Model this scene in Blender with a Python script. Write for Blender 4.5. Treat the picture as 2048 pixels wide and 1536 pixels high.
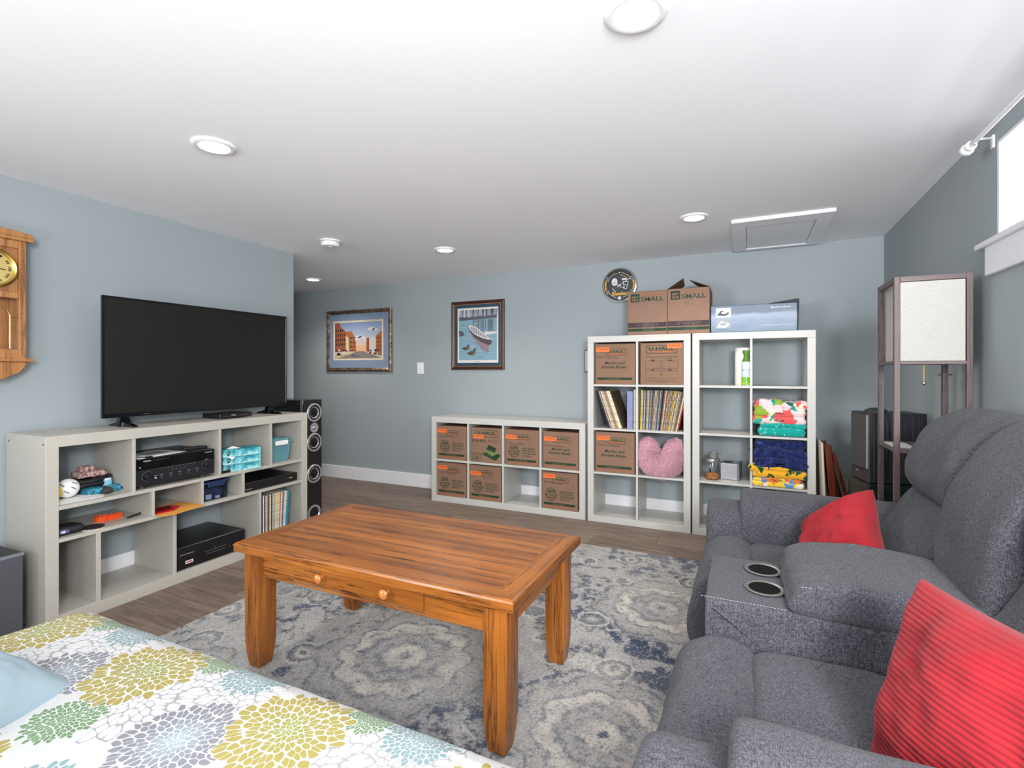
import bpy, bmesh, math, random
from math import sin, cos, pi, radians, sqrt
from mathutils import Vector, Matrix, noise
random.seed(7)
SC = bpy.context.scene
COL = SC.collection
for o in list(bpy.data.objects):
    bpy.data.objects.remove(o, do_unlink=True)

# ---------------------------------------------------------------- camera, world, lights, exposure
cam = bpy.data.cameras.new('camera'); cam_o = bpy.data.objects.new('camera', cam); COL.objects.link(cam_o)
cam_o.location = (0, 0, 1.209); cam_o.rotation_euler = (pi/2, 0, radians(25.0))
cam.sensor_width = 36; cam.lens = 36*1004/2048; cam.shift_y = -25.5/2048; cam.clip_start = 0.05
SC.camera = cam_o
SC.view_settings.view_transform = 'Standard'; SC.view_settings.look = 'None'
SC.view_settings.gamma = 1; SC.view_settings.use_curve_mapping = False
SC.view_settings.exposure = 0.0
W = bpy.data.worlds.new('world'); SC.world = W; W.use_nodes = True
W.node_tree.nodes['Background'].inputs[0].default_value = (0.93, 0.97, 1.0, 1)
W.node_tree.nodes['Background'].inputs[1].default_value = 1.6

def area_light(name, loc, target, size, power, color=(1, 1, 1), size_y=None, spread=None):
    l = bpy.data.lights.new(name, 'AREA'); l.energy = power; l.color = color; l.size = size
    if size_y: l.shape = 'RECTANGLE'; l.size_y = size_y
    if spread: l.spread = spread
    o = bpy.data.objects.new(name, l); COL.objects.link(o); o.location = loc
    o.rotation_euler = (Vector(target)-Vector(loc)).to_track_quat('-Z', 'Y').to_euler()
    return o
# the photographer's bounced flash, plus added fill, behind and beside the camera
area_light('flash_ceiling_bounce', (0.0, -1.9, 0.5), (-1.3, 2.6, 2.35), 1.6, 50, (0.985, 0.985, 1.0), 1.0)
area_light('flash_fill', (0.74, -0.75, 1.72), (-1.35, 3.6, 1.0), 0.3, 40, (0.985, 0.99, 1.0))
area_light('room_fill', (0.55, -0.85, 1.6), (-2.1, 4.0, 1.15), 0.8, 92, (0.985, 0.99, 1.0), 1.0)
area_light('fill_left', (-2.7, -1.7, 1.5), (0.9, 3.6, 1.8), 1.0, 30, (0.985, 0.99, 1.0), 1.0, 1.9)  # added fill without a source of its own, brightens the right wall
area_light('window_daylight', (1.32, 2.05, 2.0), (0.3, 2.05, 1.6), 0.9, 10, (0.93, 0.97, 1.0), 0.36)

# ---------------------------------------------------------------- helpers
def lin(c):
    return tuple(((v/255)/12.92 if v/255 <= .04045 else ((v/255+.055)/1.055)**2.4) for v in c[:3]) + (1,)

class Mt:
    def __init__(s, name, col=(200, 200, 200), rough=.5, metal=0, spec=.5, coat=0):
        s.m = bpy.data.materials.new(name); s.m.use_nodes = True; s.t = s.m.node_tree
        s.b = s.t.nodes['Principled BSDF']; s.out = s.t.nodes['Material Output']
        s.b.inputs['Base Color'].default_value = lin(col); s.b.inputs['Roughness'].default_value = rough
        s.b.inputs['Metallic'].default_value = metal; s.b.inputs['Specular IOR Level'].default_value = spec
        s.b.inputs['Coat Weight'].default_value = coat; s.b.inputs['Coat Roughness'].default_value = .12
    def set(s, node, key, v):
        i = node.inputs[key]
        if isinstance(v, bpy.types.NodeSocket): s.t.links.new(v, i)
        elif isinstance(v, (tuple, list)) and len(v) == 3 and i.type == 'RGBA': i.default_value = lin(v)
        else: i.default_value = v
    def n(s, typ, props=None, **kw):
        nd = s.t.nodes.new('ShaderNode'+typ)
        for k, v in (props or {}).items(): setattr(nd, k, v)
        for k, v in kw.items():
            s.set(nd, int(k[1:]) if k[0] == 'i' and k[1:].isdigit() else k.replace('_', ' '), v)
        return nd
    def coord(s, kind='Object'):
        return s.n('TexCoord').outputs[kind]
    def map(s, v, scale=(1, 1, 1), loc=(0, 0, 0), rot=(0, 0, 0)):
        return s.n('Mapping', None, Vector=v, Scale=scale, Location=loc, Rotation=rot).outputs[0]
    def math(s, op, a, b=0.0, c=None, clamp=False):
        nd = s.n('Math', {'operation': op, 'use_clamp': clamp}, i0=a, i1=b)
        if c is not None: s.set(nd, 2, c)
        return nd.outputs[0]
    def vm(s, op, a, b=None):
        nd = s.n('VectorMath', {'operation': op}, i0=a)
        if b is not None: s.set(nd, 1, b)
        return nd
    def noise(s, v, scale, detail=4, rough=.55, dist=0):
        return s.n('TexNoise', None, Vector=v, Scale=scale, Detail=detail, Roughness=rough, Distortion=dist).outputs[0]
    def mix(s, f, a, b, mode='MIX'):
        nd = s.n('Mix', {'data_type': 'RGBA', 'blend_type': mode})
        s.set(nd, 0, f); s.set(nd, 6, a); s.set(nd, 7, b)
        return nd.outputs[2]
    def ramp(s, f, stops, interp='LINEAR'):
        nd = s.n('ValToRGB', None, Fac=f); cr = nd.color_ramp; cr.interpolation = interp
        while len(cr.elements) < len(stops): cr.elements.new(.5)
        for e, (p, c) in zip(cr.elements, stops):
            e.position = p; e.color = lin(c) if isinstance(c, tuple) else (c, c, c, 1)
        return nd.outputs[0]
    def rng(s, v, a, b, c=0., d=1.):
        return s.n('MapRange', None, Value=v, From_Min=a, From_Max=b, To_Min=c, To_Max=d).outputs[0]
    def color(s, v): s.set(s.b, 'Base Color', v); return s
    def bump(s, h, strength=.3, dist=.002):
        nd = s.n('Bump', None, Strength=strength, Distance=dist, Height=h); s.set(s.b, 'Normal', nd.outputs[0]); return s

MATS = {}
def flat(col, rough=.5, metal=0, spec=.5, coat=0):
    k = (tuple(col), rough, metal, spec, coat)
    if k not in MATS: MATS[k] = Mt('plain_%d' % len(MATS), col, rough, metal, spec, coat).m
    return MATS[k]
def mottled(name, col, rough=.6, amt=.06, scale=8, bump=0, bscale=200, metal=0, spec=.5, coat=0, stretch=(1, 1, 1)):
    m = Mt(name, col, rough, metal, spec, coat); v = m.map(m.coord(), stretch)
    nz = m.noise(v, scale, 5)
    a = tuple(max(0, c*(1-amt)) for c in col); b = tuple(min(255, c*(1+amt)) for c in col)
    m.color(m.ramp(nz, [(.3, a), (.7, b)]))
    if bump: m.bump(m.noise(v, bscale, 3), bump)
    return m.m

# mesh builder
class MB:
    def __init__(s): s.v = []; s.f = []; s.mi = []; s.sm = []
    def add(s, vs, fs, mi=0, smooth=False):
        b = len(s.v); s.v += [tuple(v) for v in vs]
        for f in fs: s.f.append(tuple(b+i for i in f)); s.mi.append(mi); s.sm.append(smooth)
        return s
    def box(s, x0, x1, y0, y1, z0, z1, mi=0, M=None):
        vs = [(x, y, z) for z in (z0, z1) for y in (y0, y1) for x in (x0, x1)]
        if M: vs = [M @ Vector(v) for v in vs]
        return s.add(vs, [(0, 2, 3, 1), (4, 5, 7, 6), (0, 1, 5, 4), (2, 6, 7, 3), (0, 4, 6, 2), (1, 3, 7, 5)], mi)
    def quad(s, pts, mi=0): return s.add(pts, [tuple(range(len(pts)))], mi)
    def lathe(s, prof, n=32, c=(0, 0, 0), axis='z', mi=0, smooth=True, cap=False):
        # prof: list of (r, t); axis of revolution through c
        vs = []; fs = []; rows = []
        for r, t in prof:
            row = []
            for k in range(n if r > 1e-5 else 1):
                a = 2*pi*k/n; p = (r*cos(a), r*sin(a), t)
                if axis == 'y': p = (r*cos(a), t, -r*sin(a))
                if axis == 'x': p = (t, r*cos(a), r*sin(a))
                row.append(len(vs)); vs.append((p[0]+c[0], p[1]+c[1], p[2]+c[2]))
            rows.append(row)
        for A, B in zip(rows, rows[1:]):
            for k in range(n):
                k2 = (k+1) % n
                if len(A) > 1 and len(B) > 1: fs.append((A[k], A[k2], B[k2], B[k]))
                elif len(A) > 1: fs.append((A[k], A[k2], B[0]))
                elif len(B) > 1: fs.append((A[0], B[k2], B[k]))
        if cap and len(rows[0]) > 1: fs.append(tuple(reversed(rows[0])))
        if cap and len(rows[-1]) > 1: fs.append(tuple(rows[-1]))
        return s.add(vs, fs, mi, smooth)
    def cyl(s, c, r, t0, t1, axis='z', n=24, mi=0, r2=None):
        return s.lathe([(r, t0), (r if r2 is None else r2, t1)], n, c, axis, mi, True, True)
    def tube(s, pts, r, n=10, mi=0, cap=True, up=(0, 0, 1)):
        pts = [Vector(p) for p in pts]; vs = []; fs = []; N = len(pts)
        up = Vector(up)
        for i, p in enumerate(pts):
            t = (pts[min(i+1, N-1)]-pts[max(i-1, 0)]).normalized()
            u = t.cross(up)
            if u.length < .05: u = t.cross(Vector((1, 0, 0)))
            u.normalize(); w = u.cross(t)
            rr = r[i] if isinstance(r, (list, tuple)) else r
            for k in range(n):
                a = 2*pi*k/n; vs.append(p+u*(rr*cos(a))+w*(rr*sin(a)))
        for i in range(N-1):
            for k in range(n): fs.append((i*n+k, (i+1)*n+k, (i+1)*n+(k+1) % n, i*n+(k+1) % n))
        s.add(vs, fs, mi, True)
        if cap:
            s.add(vs[:n], [tuple(range(n))], mi); s.add(vs[-n:], [tuple(reversed(range(n)))], mi)
        return s
    def prism(s, poly, t0, t1, plane='xz', mi=0):
        # poly in (a, b) extruded along the third axis from t0 to t1
        n = len(poly)
        def P(a, b, t): return {'xz': (a, t, b), 'xy': (a, b, t), 'yz': (t, a, b)}[plane]
        vs = [P(a, b, t0) for a, b in poly]+[P(a, b, t1) for a, b in poly]
        fs = [tuple(range(n)), tuple(reversed(range(n, 2*n)))]
        fs += [(i, i+n, (i+1) % n+n, (i+1) % n) for i in range(n)]
        return s.add(vs, fs, mi)
    def mesh(s, name, mats, org=(0, 0, 0)):
        me = bpy.data.meshes.new(name)
        me.from_pydata([(v[0]-org[0], v[1]-org[1], v[2]-org[2]) for v in s.v], [], s.f)
        for m in (mats if isinstance(mats, (list, tuple)) else [mats]): me.materials.append(m)
        me.polygons.foreach_set('material_index', s.mi); me.polygons.foreach_set('use_smooth', s.sm)
        me.update()
        if any(s.sm): me.set_sharp_from_angle(angle=radians(38))
        return me

def fixn(me):
    bm = bmesh.new(); bm.from_mesh(me); bmesh.ops.recalc_face_normals(bm, faces=bm.faces); bm.to_mesh(me); bm.free()

def thing(name, label, cat, loc=(0, 0, 0), rz=0, group=None):
    o = bpy.data.objects.new(name, None); COL.objects.link(o); o.empty_display_size = .05
    o.location = loc; o.rotation_euler = (0, 0, rz); return tag(o, label, cat, group)
def tag(o, label, cat, group=None):
    o['label'] = label; o['category'] = cat
    if group: o['group'] = group
    return o
def obj(name, mb, mats, parent=None, bevel=0, org=(0, 0, 0), loc=None, rz=0, seg=1, fix=True, label=None):
    me = mb if isinstance(mb, bpy.types.Mesh) else mb.mesh(name, mats, org)
    if fix and not isinstance(mb, bpy.types.Mesh): fixn(me)
    o = bpy.data.objects.new(name, me); COL.objects.link(o)
    if parent: o.parent = parent
    if loc is not None: o.location = loc
    if rz: o.rotation_euler = (0, 0, rz)
    if bevel:
        b = o.modifiers.new('bevel', 'BEVEL'); b.width = bevel; b.segments = seg; b.limit_method = 'ANGLE'
    if label: o['label'] = label
    return o
def struct(name, mb, mats, parent=None, bevel=0, **k):
    o = obj(name, mb, mats, parent, bevel, **k); o['kind'] = 'structure'; return o

# lettering: text turned into flat mesh triangles
_tc = {}
def textmesh(txt, shear=0, bold=0):
    k = (txt, shear, bold)
    if k in _tc: return _tc[k]
    cu = bpy.data.curves.new('t', 'FONT'); cu.body = txt; cu.size = 1; cu.shear = shear; cu.offset = bold
    cu.resolution_u = 3
    ob = bpy.data.objects.new('t', cu); COL.objects.link(ob)
    bpy.context.view_layer.update()
    ev = ob.evaluated_get(bpy.context.evaluated_depsgraph_get()); me = ev.to_mesh()
    vs = [tuple(v.co) for v in me.vertices]; fs = [tuple(p.vertices) for p in me.polygons]
    ev.to_mesh_clear(); bpy.data.objects.remove(ob, do_unlink=True); bpy.data.curves.remove(cu)
    xs = [v[0] for v in vs]; ys = [v[1] for v in vs]
    _tc[k] = (vs, fs, min(xs), max(xs), min(ys), max(ys)); return _tc[k]
def T(mb, txt, x, z, h, mi, w=None, shear=0, bold=0, y=0, align='C', ang=0):
    """put text with cap height h centred (or left aligned) at x,z on the local front plane"""
    vs, fs, a, b, c, d = textmesh(txt, shear, bold)
    sc = h/.7; sx = (w/(b-a)) if w else sc
    x0 = x-(b-a)*sx/2 if align == 'C' else x
    P = []
    for v in vs:
        px = x0+(v[0]-a)*sx; pz = z+v[1]*sc
        if ang:
            dx, dz = px-x, pz-z; px = x+dx*cos(ang)-dz*sin(ang); pz = z+dx*sin(ang)+dz*cos(ang)
        P.append((px, y, pz))
    mb.add(P, fs, mi)
def R4(mb, x0, x1, z0, z1, mi, y=0):
    mb.quad([(x0, y, z0), (x1, y, z0), (x1, y, z1), (x0, y, z1)], mi)
def frame4(mb, x0, x1, z0, z1, t, mi, y=0):
    R4(mb, x0, x1, z1-t, z1, mi, y); R4(mb, x0, x1, z0, z0+t, mi, y)
    R4(mb, x0, x0+t, z0+t, z1-t, mi, y); R4(mb, x1-t, x1, z0+t, z1-t, mi, y)
def disc(mb, x, z, r, mi, y=0, n=24, rz=None):
    rz = rz or r
    mb.quad([(x+r*cos(2*pi*k/n), y, z+rz*sin(2*pi*k/n)) for k in range(n)], mi)
def ring(mb, x, z, r, t, mi, y=0, n=32, a0=0, a1=2*pi):
    for k in range(n):
        a = a0+(a1-a0)*k/n; b = a0+(a1-a0)*(k+1)/n
        mb.quad([(x+r*cos(a), y, z+r*sin(a)), (x+r*cos(b), y, z+r*sin(b)),
                 (x+(r-t)*cos(b), y, z+(r-t)*sin(b)), (x+(r-t)*cos(a), y, z+(r-t)*sin(a))], mi)
def line(mb, x0, z0, x1, z1, t, mi, y=0):
    d = sqrt((x1-x0)**2+(z1-z0)**2) or 1; nx, nz = -(z1-z0)/d*t/2, (x1-x0)/d*t/2
    mb.quad([(x0+nx, y, z0+nz), (x0-nx, y, z0-nz), (x1-nx, y, z1-nz), (x1+nx, y, z1+nz)], mi)

# soft forms: closed profile swept along an axis with pillowed ends
def catmull(pts, n=48):
    P = [Vector(p) for p in pts]; N = len(P); out = []
    for i in range(N):
        a, b, c, d = P[i-1], P[i], P[(i+1) % N], P[(i+2) % N]
        m = max(1, round(n/N))
        for k in range(m):
            t = k/m
            out.append(.5*((2*b)+(c-a)*t+(2*a-5*b+4*c-d)*t*t+(3*b-a-3*c+d)*t**3))
    return out
def puff(prof, w0, w1, fn, er=.05, n=64, m=20, wr=0, wscale=6, seed=0, ep=2.0, w_in=None, sag=None):
    """prof (u,v) closed points swept from w0 to w1; ends rounded over er; fn(u,v,w)->xyz; wr wrinkle depth"""
    pr = catmull(prof, n); n = len(pr)
    c = sum(pr, Vector((0, 0)))/n
    hu = max(abs(p.x-c.x) for p in pr); hv = max(abs(p.y-c.y) for p in pr); L = w1-w0
    ws = []
    k0 = 6
    for i in range(k0): ws.append((er*(1-cos(pi/2*i/k0)), 1-sin(pi/2*i/k0)))
    body = [er+(L-2*er)*i/m for i in range(m+1)]
    ts = [(d, e) for d, e in ws]+[(b, 0) for b in body]+[(L-d, e) for d, e in reversed(ws)]
    mb = MB(); vs = []
    for d, e in ts:
        ins = er*(e**ep if e else 0)
        su = max(.02, (hu-ins)/hu); sv = max(.02, (hv-ins)/hv)
        sg = sag((d/L)) if sag else 1
        for p in pr:
            u = c.x+(p.x-c.x)*su*sg; v = c.y+(p.y-c.y)*sv*sg
            x, y, z = fn(u, v, w0+d)
            if wr:
                q = Vector((x, y, z))*wscale+Vector((seed*3.1, seed*1.7, 0))
                k = noise.fractal(q, 1, 2, 3)*wr
                cx, cy, cz = fn(c.x, c.y, w0+d)
                dr = Vector((x-cx, y-cy, z-cz)); 
                if dr.length > 1e-6: dr.normalize()
                x += dr.x*k; y += dr.y*k; z += dr.z*k
            vs.append((x, y, z))
    M = len(ts); fs = []
    for i in range(M-1):
        for k in range(n): fs.append((i*n+k, i*n+(k+1) % n, (i+1)*n+(k+1) % n, (i+1)*n+k))
    mb.add(vs, fs, 0, True)
    for i in (0, M-1):
        ring_ = vs[i*n:(i+1)*n]; cc = Vector((0, 0, 0))
        for q in ring_: cc += Vector(q)
        cc /= n; b = len(mb.v); mb.v.append(tuple(cc)); base = i*n
        for k in range(n): mb.f.append((b, base+k, base+(k+1) % n)); mb.mi.append(0); mb.sm.append(True)
    return mb
def rrect(u0, u1, v0, v1, r):
    k = r*.35
    um, vm = (u0+u1)/2, (v0+v1)/2
    return [(u0+r, v0), (um, v0), (u1-r, v0), (u1-k, v0+k), (u1, v0+r), (u1, vm), (u1, v1-r), (u1-k, v1-k), (u1-r, v1),
            (um, v1), (u0+r, v1), (u0+k, v1-k), (u0, v1-r), (u0, vm), (u0, v0+r), (u0+k, v0+k)]

# ---------------------------------------------------------------- materials
def m_wall():
    m = Mt('painted_wall', (158, 167, 171), .72, spec=.25); v = m.coord()
    m.color(m.ramp(m.noise(v, 1.3, 3), [(.3, (156, 165, 169)), (.7, (160, 169, 173))]))
    return m.bump(m.noise(v, 260, 2), .05).m
WALL = m_wall()
CEIL = mottled('ceiling_paint', (246, 247, 250), .8, .006, 1, .04, 220, spec=.2)
TRIM = mottled('white_trim_paint', (238, 238, 242), .35, .008, 2)
WHITE = mottled('white_laminate', (196, 195, 190), .38, .012, 3)
WHITE2 = mottled('worn_white_laminate', (182, 178, 169), .4, .02, 4)
def m_plank():
    m = Mt('grey_brown_vinyl_plank', (130, 112, 100), .5, spec=.35)
    v = m.coord(); r = m.n('ObjectInfo').outputs['Random']
    off = m.n('CombineXYZ', None, X=m.math('MULTIPLY', r, 37.), Y=m.math('MULTIPLY', r, 11.)).outputs[0]
    p = m.vm('ADD', v, off).outputs[0]
    g = m.noise(m.map(p, (1.2, 14, 1)), 3.2, 7, .65, .6)
    g2 = m.noise(m.map(p, (4, 120, 1)), 2.5, 3, .6)
    base = m.ramp(g, [(.28, (92, 76, 67)), (.45, (119, 102, 91)), (.6, (136, 120, 108)), (.75, (160, 146, 134))])
    base = m.mix(m.rng(g2, .55, .72, 0, .35), base, (88, 72, 63))
    hsv = m.n('HueSaturation', None, Color=base, Value=m.rng(r, 0, 1, .8, 1.15), Saturation=.95).outputs[0]
    m.color(hsv); m.bump(g2, .15, .001); return m.m
PLANK = m_plank()
def m_oak(name, c0=(50, 24, 8), c1=(138, 76, 24), c2=(172, 104, 40), axis='x', rough=.32, coat=.14, sc=1):
    m = Mt(name, c1, rough, coat=coat); v = m.coord()
    st = {'x': (1, 9, 9), 'y': (9, 1, 9), 'z': (9, 9, 1)}[axis]
    q = m.map(v, st)
    w = m.n('TexWave', {'bands_direction': 'X' if axis != 'x' else 'Y'}, Vector=m.map(v, {'x': (.55, 5, 5), 'y': (5, .55, 5), 'z': (5, 5, .55)}[axis]),
            Scale=1.1*sc, Distortion=14., Detail=4., Detail_Scale=.6, Detail_Roughness=.6).outputs[1]
    f1 = m.noise(m.map(v, tuple(a*(3.2 if a == 9 else 1) for a in st)), 5.5, 6, .75, .3)
    big = m.noise(q, 1.1, 3)
    c = m.ramp(big, [(.3, tuple(int(a*.86) for a in c1)), (.7, c2)])
    c = m.mix(m.rng(w, .5, .9, 0, .28), c, tuple(int(a*.8) for a in c1))
    c = m.mix(m.math('MULTIPLY', m.rng(f1, .49, .6, 0, .95), m.rng(w, .25, .75, .15, 1)), c, c0)
    m.color(c); m.bump(f1, .12, .001); return m.m
OAKX = m_oak('oak_grain_long', axis='x'); OAKY = m_oak('oak_grain_cross', axis='y'); OAKZ = m_oak('oak_grain_upright', axis='z')
CLOCKOAK = m_oak('golden_oak', (120, 74, 36), (168, 112, 62), (188, 132, 78), 'z', .4, .15)
def m_denim(name='charcoal_weave', a=(52, 52, 57), b=(80, 80, 87)):
    m = Mt(name, a, .95, spec=.15); v = m.coord()
    nr = m.n('SeparateXYZ', None, Vector=m.coord('Normal')); s = 0.
    for i, sc in enumerate(((900, 120, 120), (120, 900, 120), (120, 120, 900))):
        wi = m.math('SUBTRACT', m.noise(m.map(v, sc), 1, 2, .6), .5); ni = nr.outputs[i]
        s = m.math('ADD', s, m.math('MULTIPLY', wi, m.math('SUBTRACT', 1., m.math('MULTIPLY', ni, ni))))
    s = m.math('ADD', m.math('MULTIPLY', s, 2.1), 1.58)
    big = m.noise(v, 5, 3)
    s2 = m.math('ADD', s, m.math('MULTIPLY', big, .18))
    m.color(m.ramp(m.rng(s2, 1.1, 2.1), [(0, tuple(int(k*.8) for k in a)), (.35, a), (.7, b), (1, tuple(min(255, int(k*1.2)) for k in b))]))
    m.b.inputs['Sheen Weight'].default_value = .08
    m.bump(s, .35, .0015); return m.m
DENIM = m_denim()
RED = None
def m_red():
    m = Mt('red_corduroy', (142, 24, 33), .85, spec=.2); v = m.coord()
    m.color(m.ramp(m.noise(v, 9, 3), [(.3, (134, 22, 31)), (.7, (148, 29, 39))]))
    m.b.inputs['Sheen Weight'].default_value = .08
    return m.bump(m.noise(v, 500, 2), .2, .001).m
RED = m_red()
def m_rug():
    m = Mt('rug_pile', (180, 176, 170), 1, spec=.05); v0 = m.coord()
    wob = m.n('TexNoise', None, Vector=v0, Scale=14., Detail=8., Roughness=.8).outputs[1]
    wv = m.vm('SUBTRACT', wob, (.5, .5, .5)).outputs[0]
    wn = m.n('VectorMath', {'operation': 'SCALE'}, i0=wv, Scale=.10).outputs[0]
    v = m.vm('ADD', v0, wn).outputs[0]
    fine = m.noise(v0, 105, 5, .8); med = m.noise(v, 11, 7, .75); big = m.noise(v0, 1.5, 3, .5)
    NAVY = (62, 82, 112); CREAM = (250, 244, 234); GREY = (204, 204, 206); TAUPE = (172, 167, 163)
    base = m.ramp(med, [(.3, TAUPE), (.42, GREY), (.55, (188, 183, 176)), (.7, CREAM)])
    base = m.mix(m.rng(m.math('ADD', med, m.math('ADD', m.math('MULTIPLY', big, .5), m.rng(m.n('SeparateXYZ', None, Vector=v0).outputs[0], .3, .8, 0, .055))), .775, .815), base, NAVY)
    # small scattered rosettes
    vo = m.n('TexVoronoi', {'feature': 'F1'}, Vector=v, Scale=4.6, Randomness=.75).outputs[0]
    rc = m.ramp(vo, [(0, CREAM), (.07, NAVY), (.14, CREAM), (.2, (176, 172, 168)), (.3, NAVY), (.36, CREAM), (.4, GREY)], 'LINEAR')
    base = m.mix(m.rng(vo, .42, .36, 0, .8), base, rc)
    # large medallions
    for (cx, cy, r, nn) in ((-.43, 1.62, .34, 8), (-1.3, 1.72, .42, 10), (-.38, 2.62, .36, 8), (-1.35, 2.85, .34, 8), (-2.15, 2.3, .33, 8), (-2.1, 1.15, .34, 8), (-.95, .8, .36, 8), (.2, .9, .3, 8)):
        d = m.vm('SUBTRACT', v, (cx+1.2, cy-1.865, 0)).outputs[0]
        sx = m.n('SeparateXYZ', None, Vector=d)
        ang = m.math('ARCTAN2', sx.outputs[1], sx.outputs[0])
        ln = m.n('VectorMath', {'operation': 'LENGTH'}, i0=m.n('CombineXYZ', None, X=sx.outputs[0], Y=sx.outputs[1]).outputs[0]).outputs[1]
        sc = m.math('ABSOLUTE', m.math('SINE', m.math('MULTIPLY', ang, nn/2.)))
        q = m.math('DIVIDE', m.math('MULTIPLY', ln, m.math('SUBTRACT', 1.12, m.math('MULTIPLY', sc, .16))), r)
        cc = m.ramp(q, [(0, NAVY), (.05, NAVY), (.08, CREAM), (.18, CREAM), (.24, (120, 128, 142)), (.34, GREY), (.42, (110, 120, 136)), (.5, CREAM), (.62, CREAM), (.66, NAVY), (.7, GREY), (.85, (180, 178, 175)), (.89, NAVY), (.94, GREY)])
        cc = m.mix(m.rng(med, .47, .55, 0, .75), cc, (214, 208, 199)); cc = m.mix(m.rng(m.noise(v, 30, 4, .7), .56, .62, 0, .7), cc, NAVY)
        base = m.mix(m.rng(q, 1.0, .9, 0, .88), base, cc)
    fade = m.rng(m.noise(v0, 2.2, 2), .4, .62, 0, .3)
    base = m.mix(fade, base, (214, 211, 206))
    base = m.mix(m.rng(fine, .47, .36, 0, .75), base, (112, 115, 126)); base = m.mix(m.rng(fine, .52, .64, 0, .65), base, (240, 234, 224))
    m.color(base); m.bump(m.math('ADD', fine, m.noise(v0, 380, 2, .7)), .9, .008); return m.m
def m_dahlia():
    m = Mt('flower_print_fabric', (232, 231, 228), .85, spec=.2); v0 = m.coord()
    sp = m.n('SeparateXYZ', None, Vector=v0)
    weave = m.noise(m.map(v0, (300, 300, 300)), 1, 2)
    col = m.ramp(weave, [(.3, (176, 177, 177)), (.7, (190, 190, 190))])
    P = .497
    OLIVE = (150, 139, 80); GREYC = (122, 123, 130); TEAL = (120, 142, 146); GRN = (104, 130, 96); WH = (192, 192, 192); LN = (146, 146, 150)
    # x0,y0 in metres (room), radius, colour, centre colour, outline type
    F = [(-1.60, .80, .105, WH, WH, 1), (-1.26, .69, .125, WH, WH, 1), (-1.25, .875, .055, GRN, GRN, 0), (-1.335, .575, .075, GRN, GRN, 0),
         (-1.61, .875, .082, TEAL, (134, 156, 158), 0), (-1.555, .64, .118, GREYC, (146, 162, 168), 0), (-1.375, .765, .132, OLIVE, (136, 142, 82), 0),
         (-1.375, .36, .132, OLIVE, (136, 142, 82), 0), (-1.15, .42, .1, TEAL, TEAL, 0)]
    for (cx, cy, r, c1, c2, ty) in F:
        # repeat along the length of the cloth
        fx = m.math('SUBTRACT', m.math('FLOORED_MODULO', m.math('ADD', sp.outputs[0], (-1.05-cx)+P/2+P*4), P), P/2)
        fy = m.math('SUBTRACT', sp.outputs[1], cy-.52)
        fy = m.math('SUBTRACT', fy, m.math('MULTIPLY', sp.outputs[2], 0.))
        p = m.n('CombineXYZ', None, X=fx, Y=fy).outputs[0]
        ln = m.n('VectorMath', {'operation': 'LENGTH'}, i0=p).outputs[1]
        k = m.math('POWER', m.math('MAXIMUM', m.math('DIVIDE', ln, r), .02), -.36)
        q = m.n('VectorMath', {'operation': 'SCALE'}, i0=p, Scale=m.math('DIVIDE', k, r)).outputs[0]
        q = m.vm('ADD', q, (cx*3, cy*5, 0)).outputs[0]
        S = 7.5 if ty == 0 else 5.5
        f1 = m.n('TexVoronoi', {'feature': 'F1', 'voronoi_dimensions': '2D'}, Vector=q, Scale=S, Randomness=.85)
        ed = m.n('TexVoronoi', {'feature': 'DISTANCE_TO_EDGE', 'voronoi_dimensions': '2D'}, Vector=q, Scale=S, Randomness=.85).outputs[0]
        pos = m.vm('SUBTRACT', f1.outputs['Position'], (cx*3, cy*5, 0)).outputs[0]
        pl = m.n('VectorMath', {'operation': 'LENGTH'}, i0=pos).outputs[1]
        inside = m.math('LESS_THAN', pl, 1.0)
        fd = f1.outputs[0]; ed = m.math('SUBTRACT', ed, m.math('MULTIPLY', m.math('MAXIMUM', m.math('SUBTRACT', fd, .36), 0.), .38)); pet = m.rng(ed, .018, .04)
        body = m.mix(m.rng(pl, .75, .2), c1, c2)
        c = m.mix(pet, WH if ty == 0 else LN, body) if ty == 0 else m.mix(m.rng(ed, .01, .026), LN, body)
        col = m.mix(inside, col, c)
    m.color(col); m.bump(weave, .2, .001); return m.m
KRAFT = mottled('kraft_cardboard', (138, 108, 90), .8, .03, 6, spec=.2)
KRAFT2 = mottled('kraft_cardboard_light', (144, 114, 98), .8, .03, 6, spec=.2)
BLACK = mottled('black_plastic', (20, 20, 23), .35, .1, 4)
BLACKG = flat((10, 10, 12), .08)
DKGREY = flat((52, 54, 60), .5)
CHROME = flat((200, 200, 200), .15, 1)
SILVER = flat((176, 178, 184), .35, .6)
BRASS = flat((196, 160, 84), .22, .9)
GREENP = flat((14, 54, 24), .7); BROWNP = flat((170, 92, 50), .7); ORANGE = flat((238, 120, 52), .6); INK = flat((60, 44, 52), .7)
WHITEP = flat((236, 236, 236), .6); OLIVED = flat((112, 128, 74), .7)
DKWOOD = m_oak('dark_espresso_wood', (54, 40, 40), (96, 78, 78), (112, 94, 94), 'z', .45, .05)
def glass(name, tint=(255, 255, 255), gl=.12, rough=.03):
    m = Mt(name); t = m.n('BsdfTransparent', None, Color=tint); g = m.n('BsdfGlossy', None, Roughness=rough)
    lw = m.n('LayerWeight', None, Blend=.5).outputs[1]
    f = m.math('MULTIPLY', m.math('ADD', m.math('MULTIPLY', m.math('POWER', lw, 5.), .9), .04), m.math('SUBTRACT', 1., m.n('NewGeometry').outputs['Backfacing']))
    mx = m.n('MixShader', None, i0=f, i1=t.outputs[0], i2=g.outputs[0]); m.t.links.new(mx.outputs[0], m.out.inputs[0]); return m.m
GLASS = glass('clear_glass')

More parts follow.
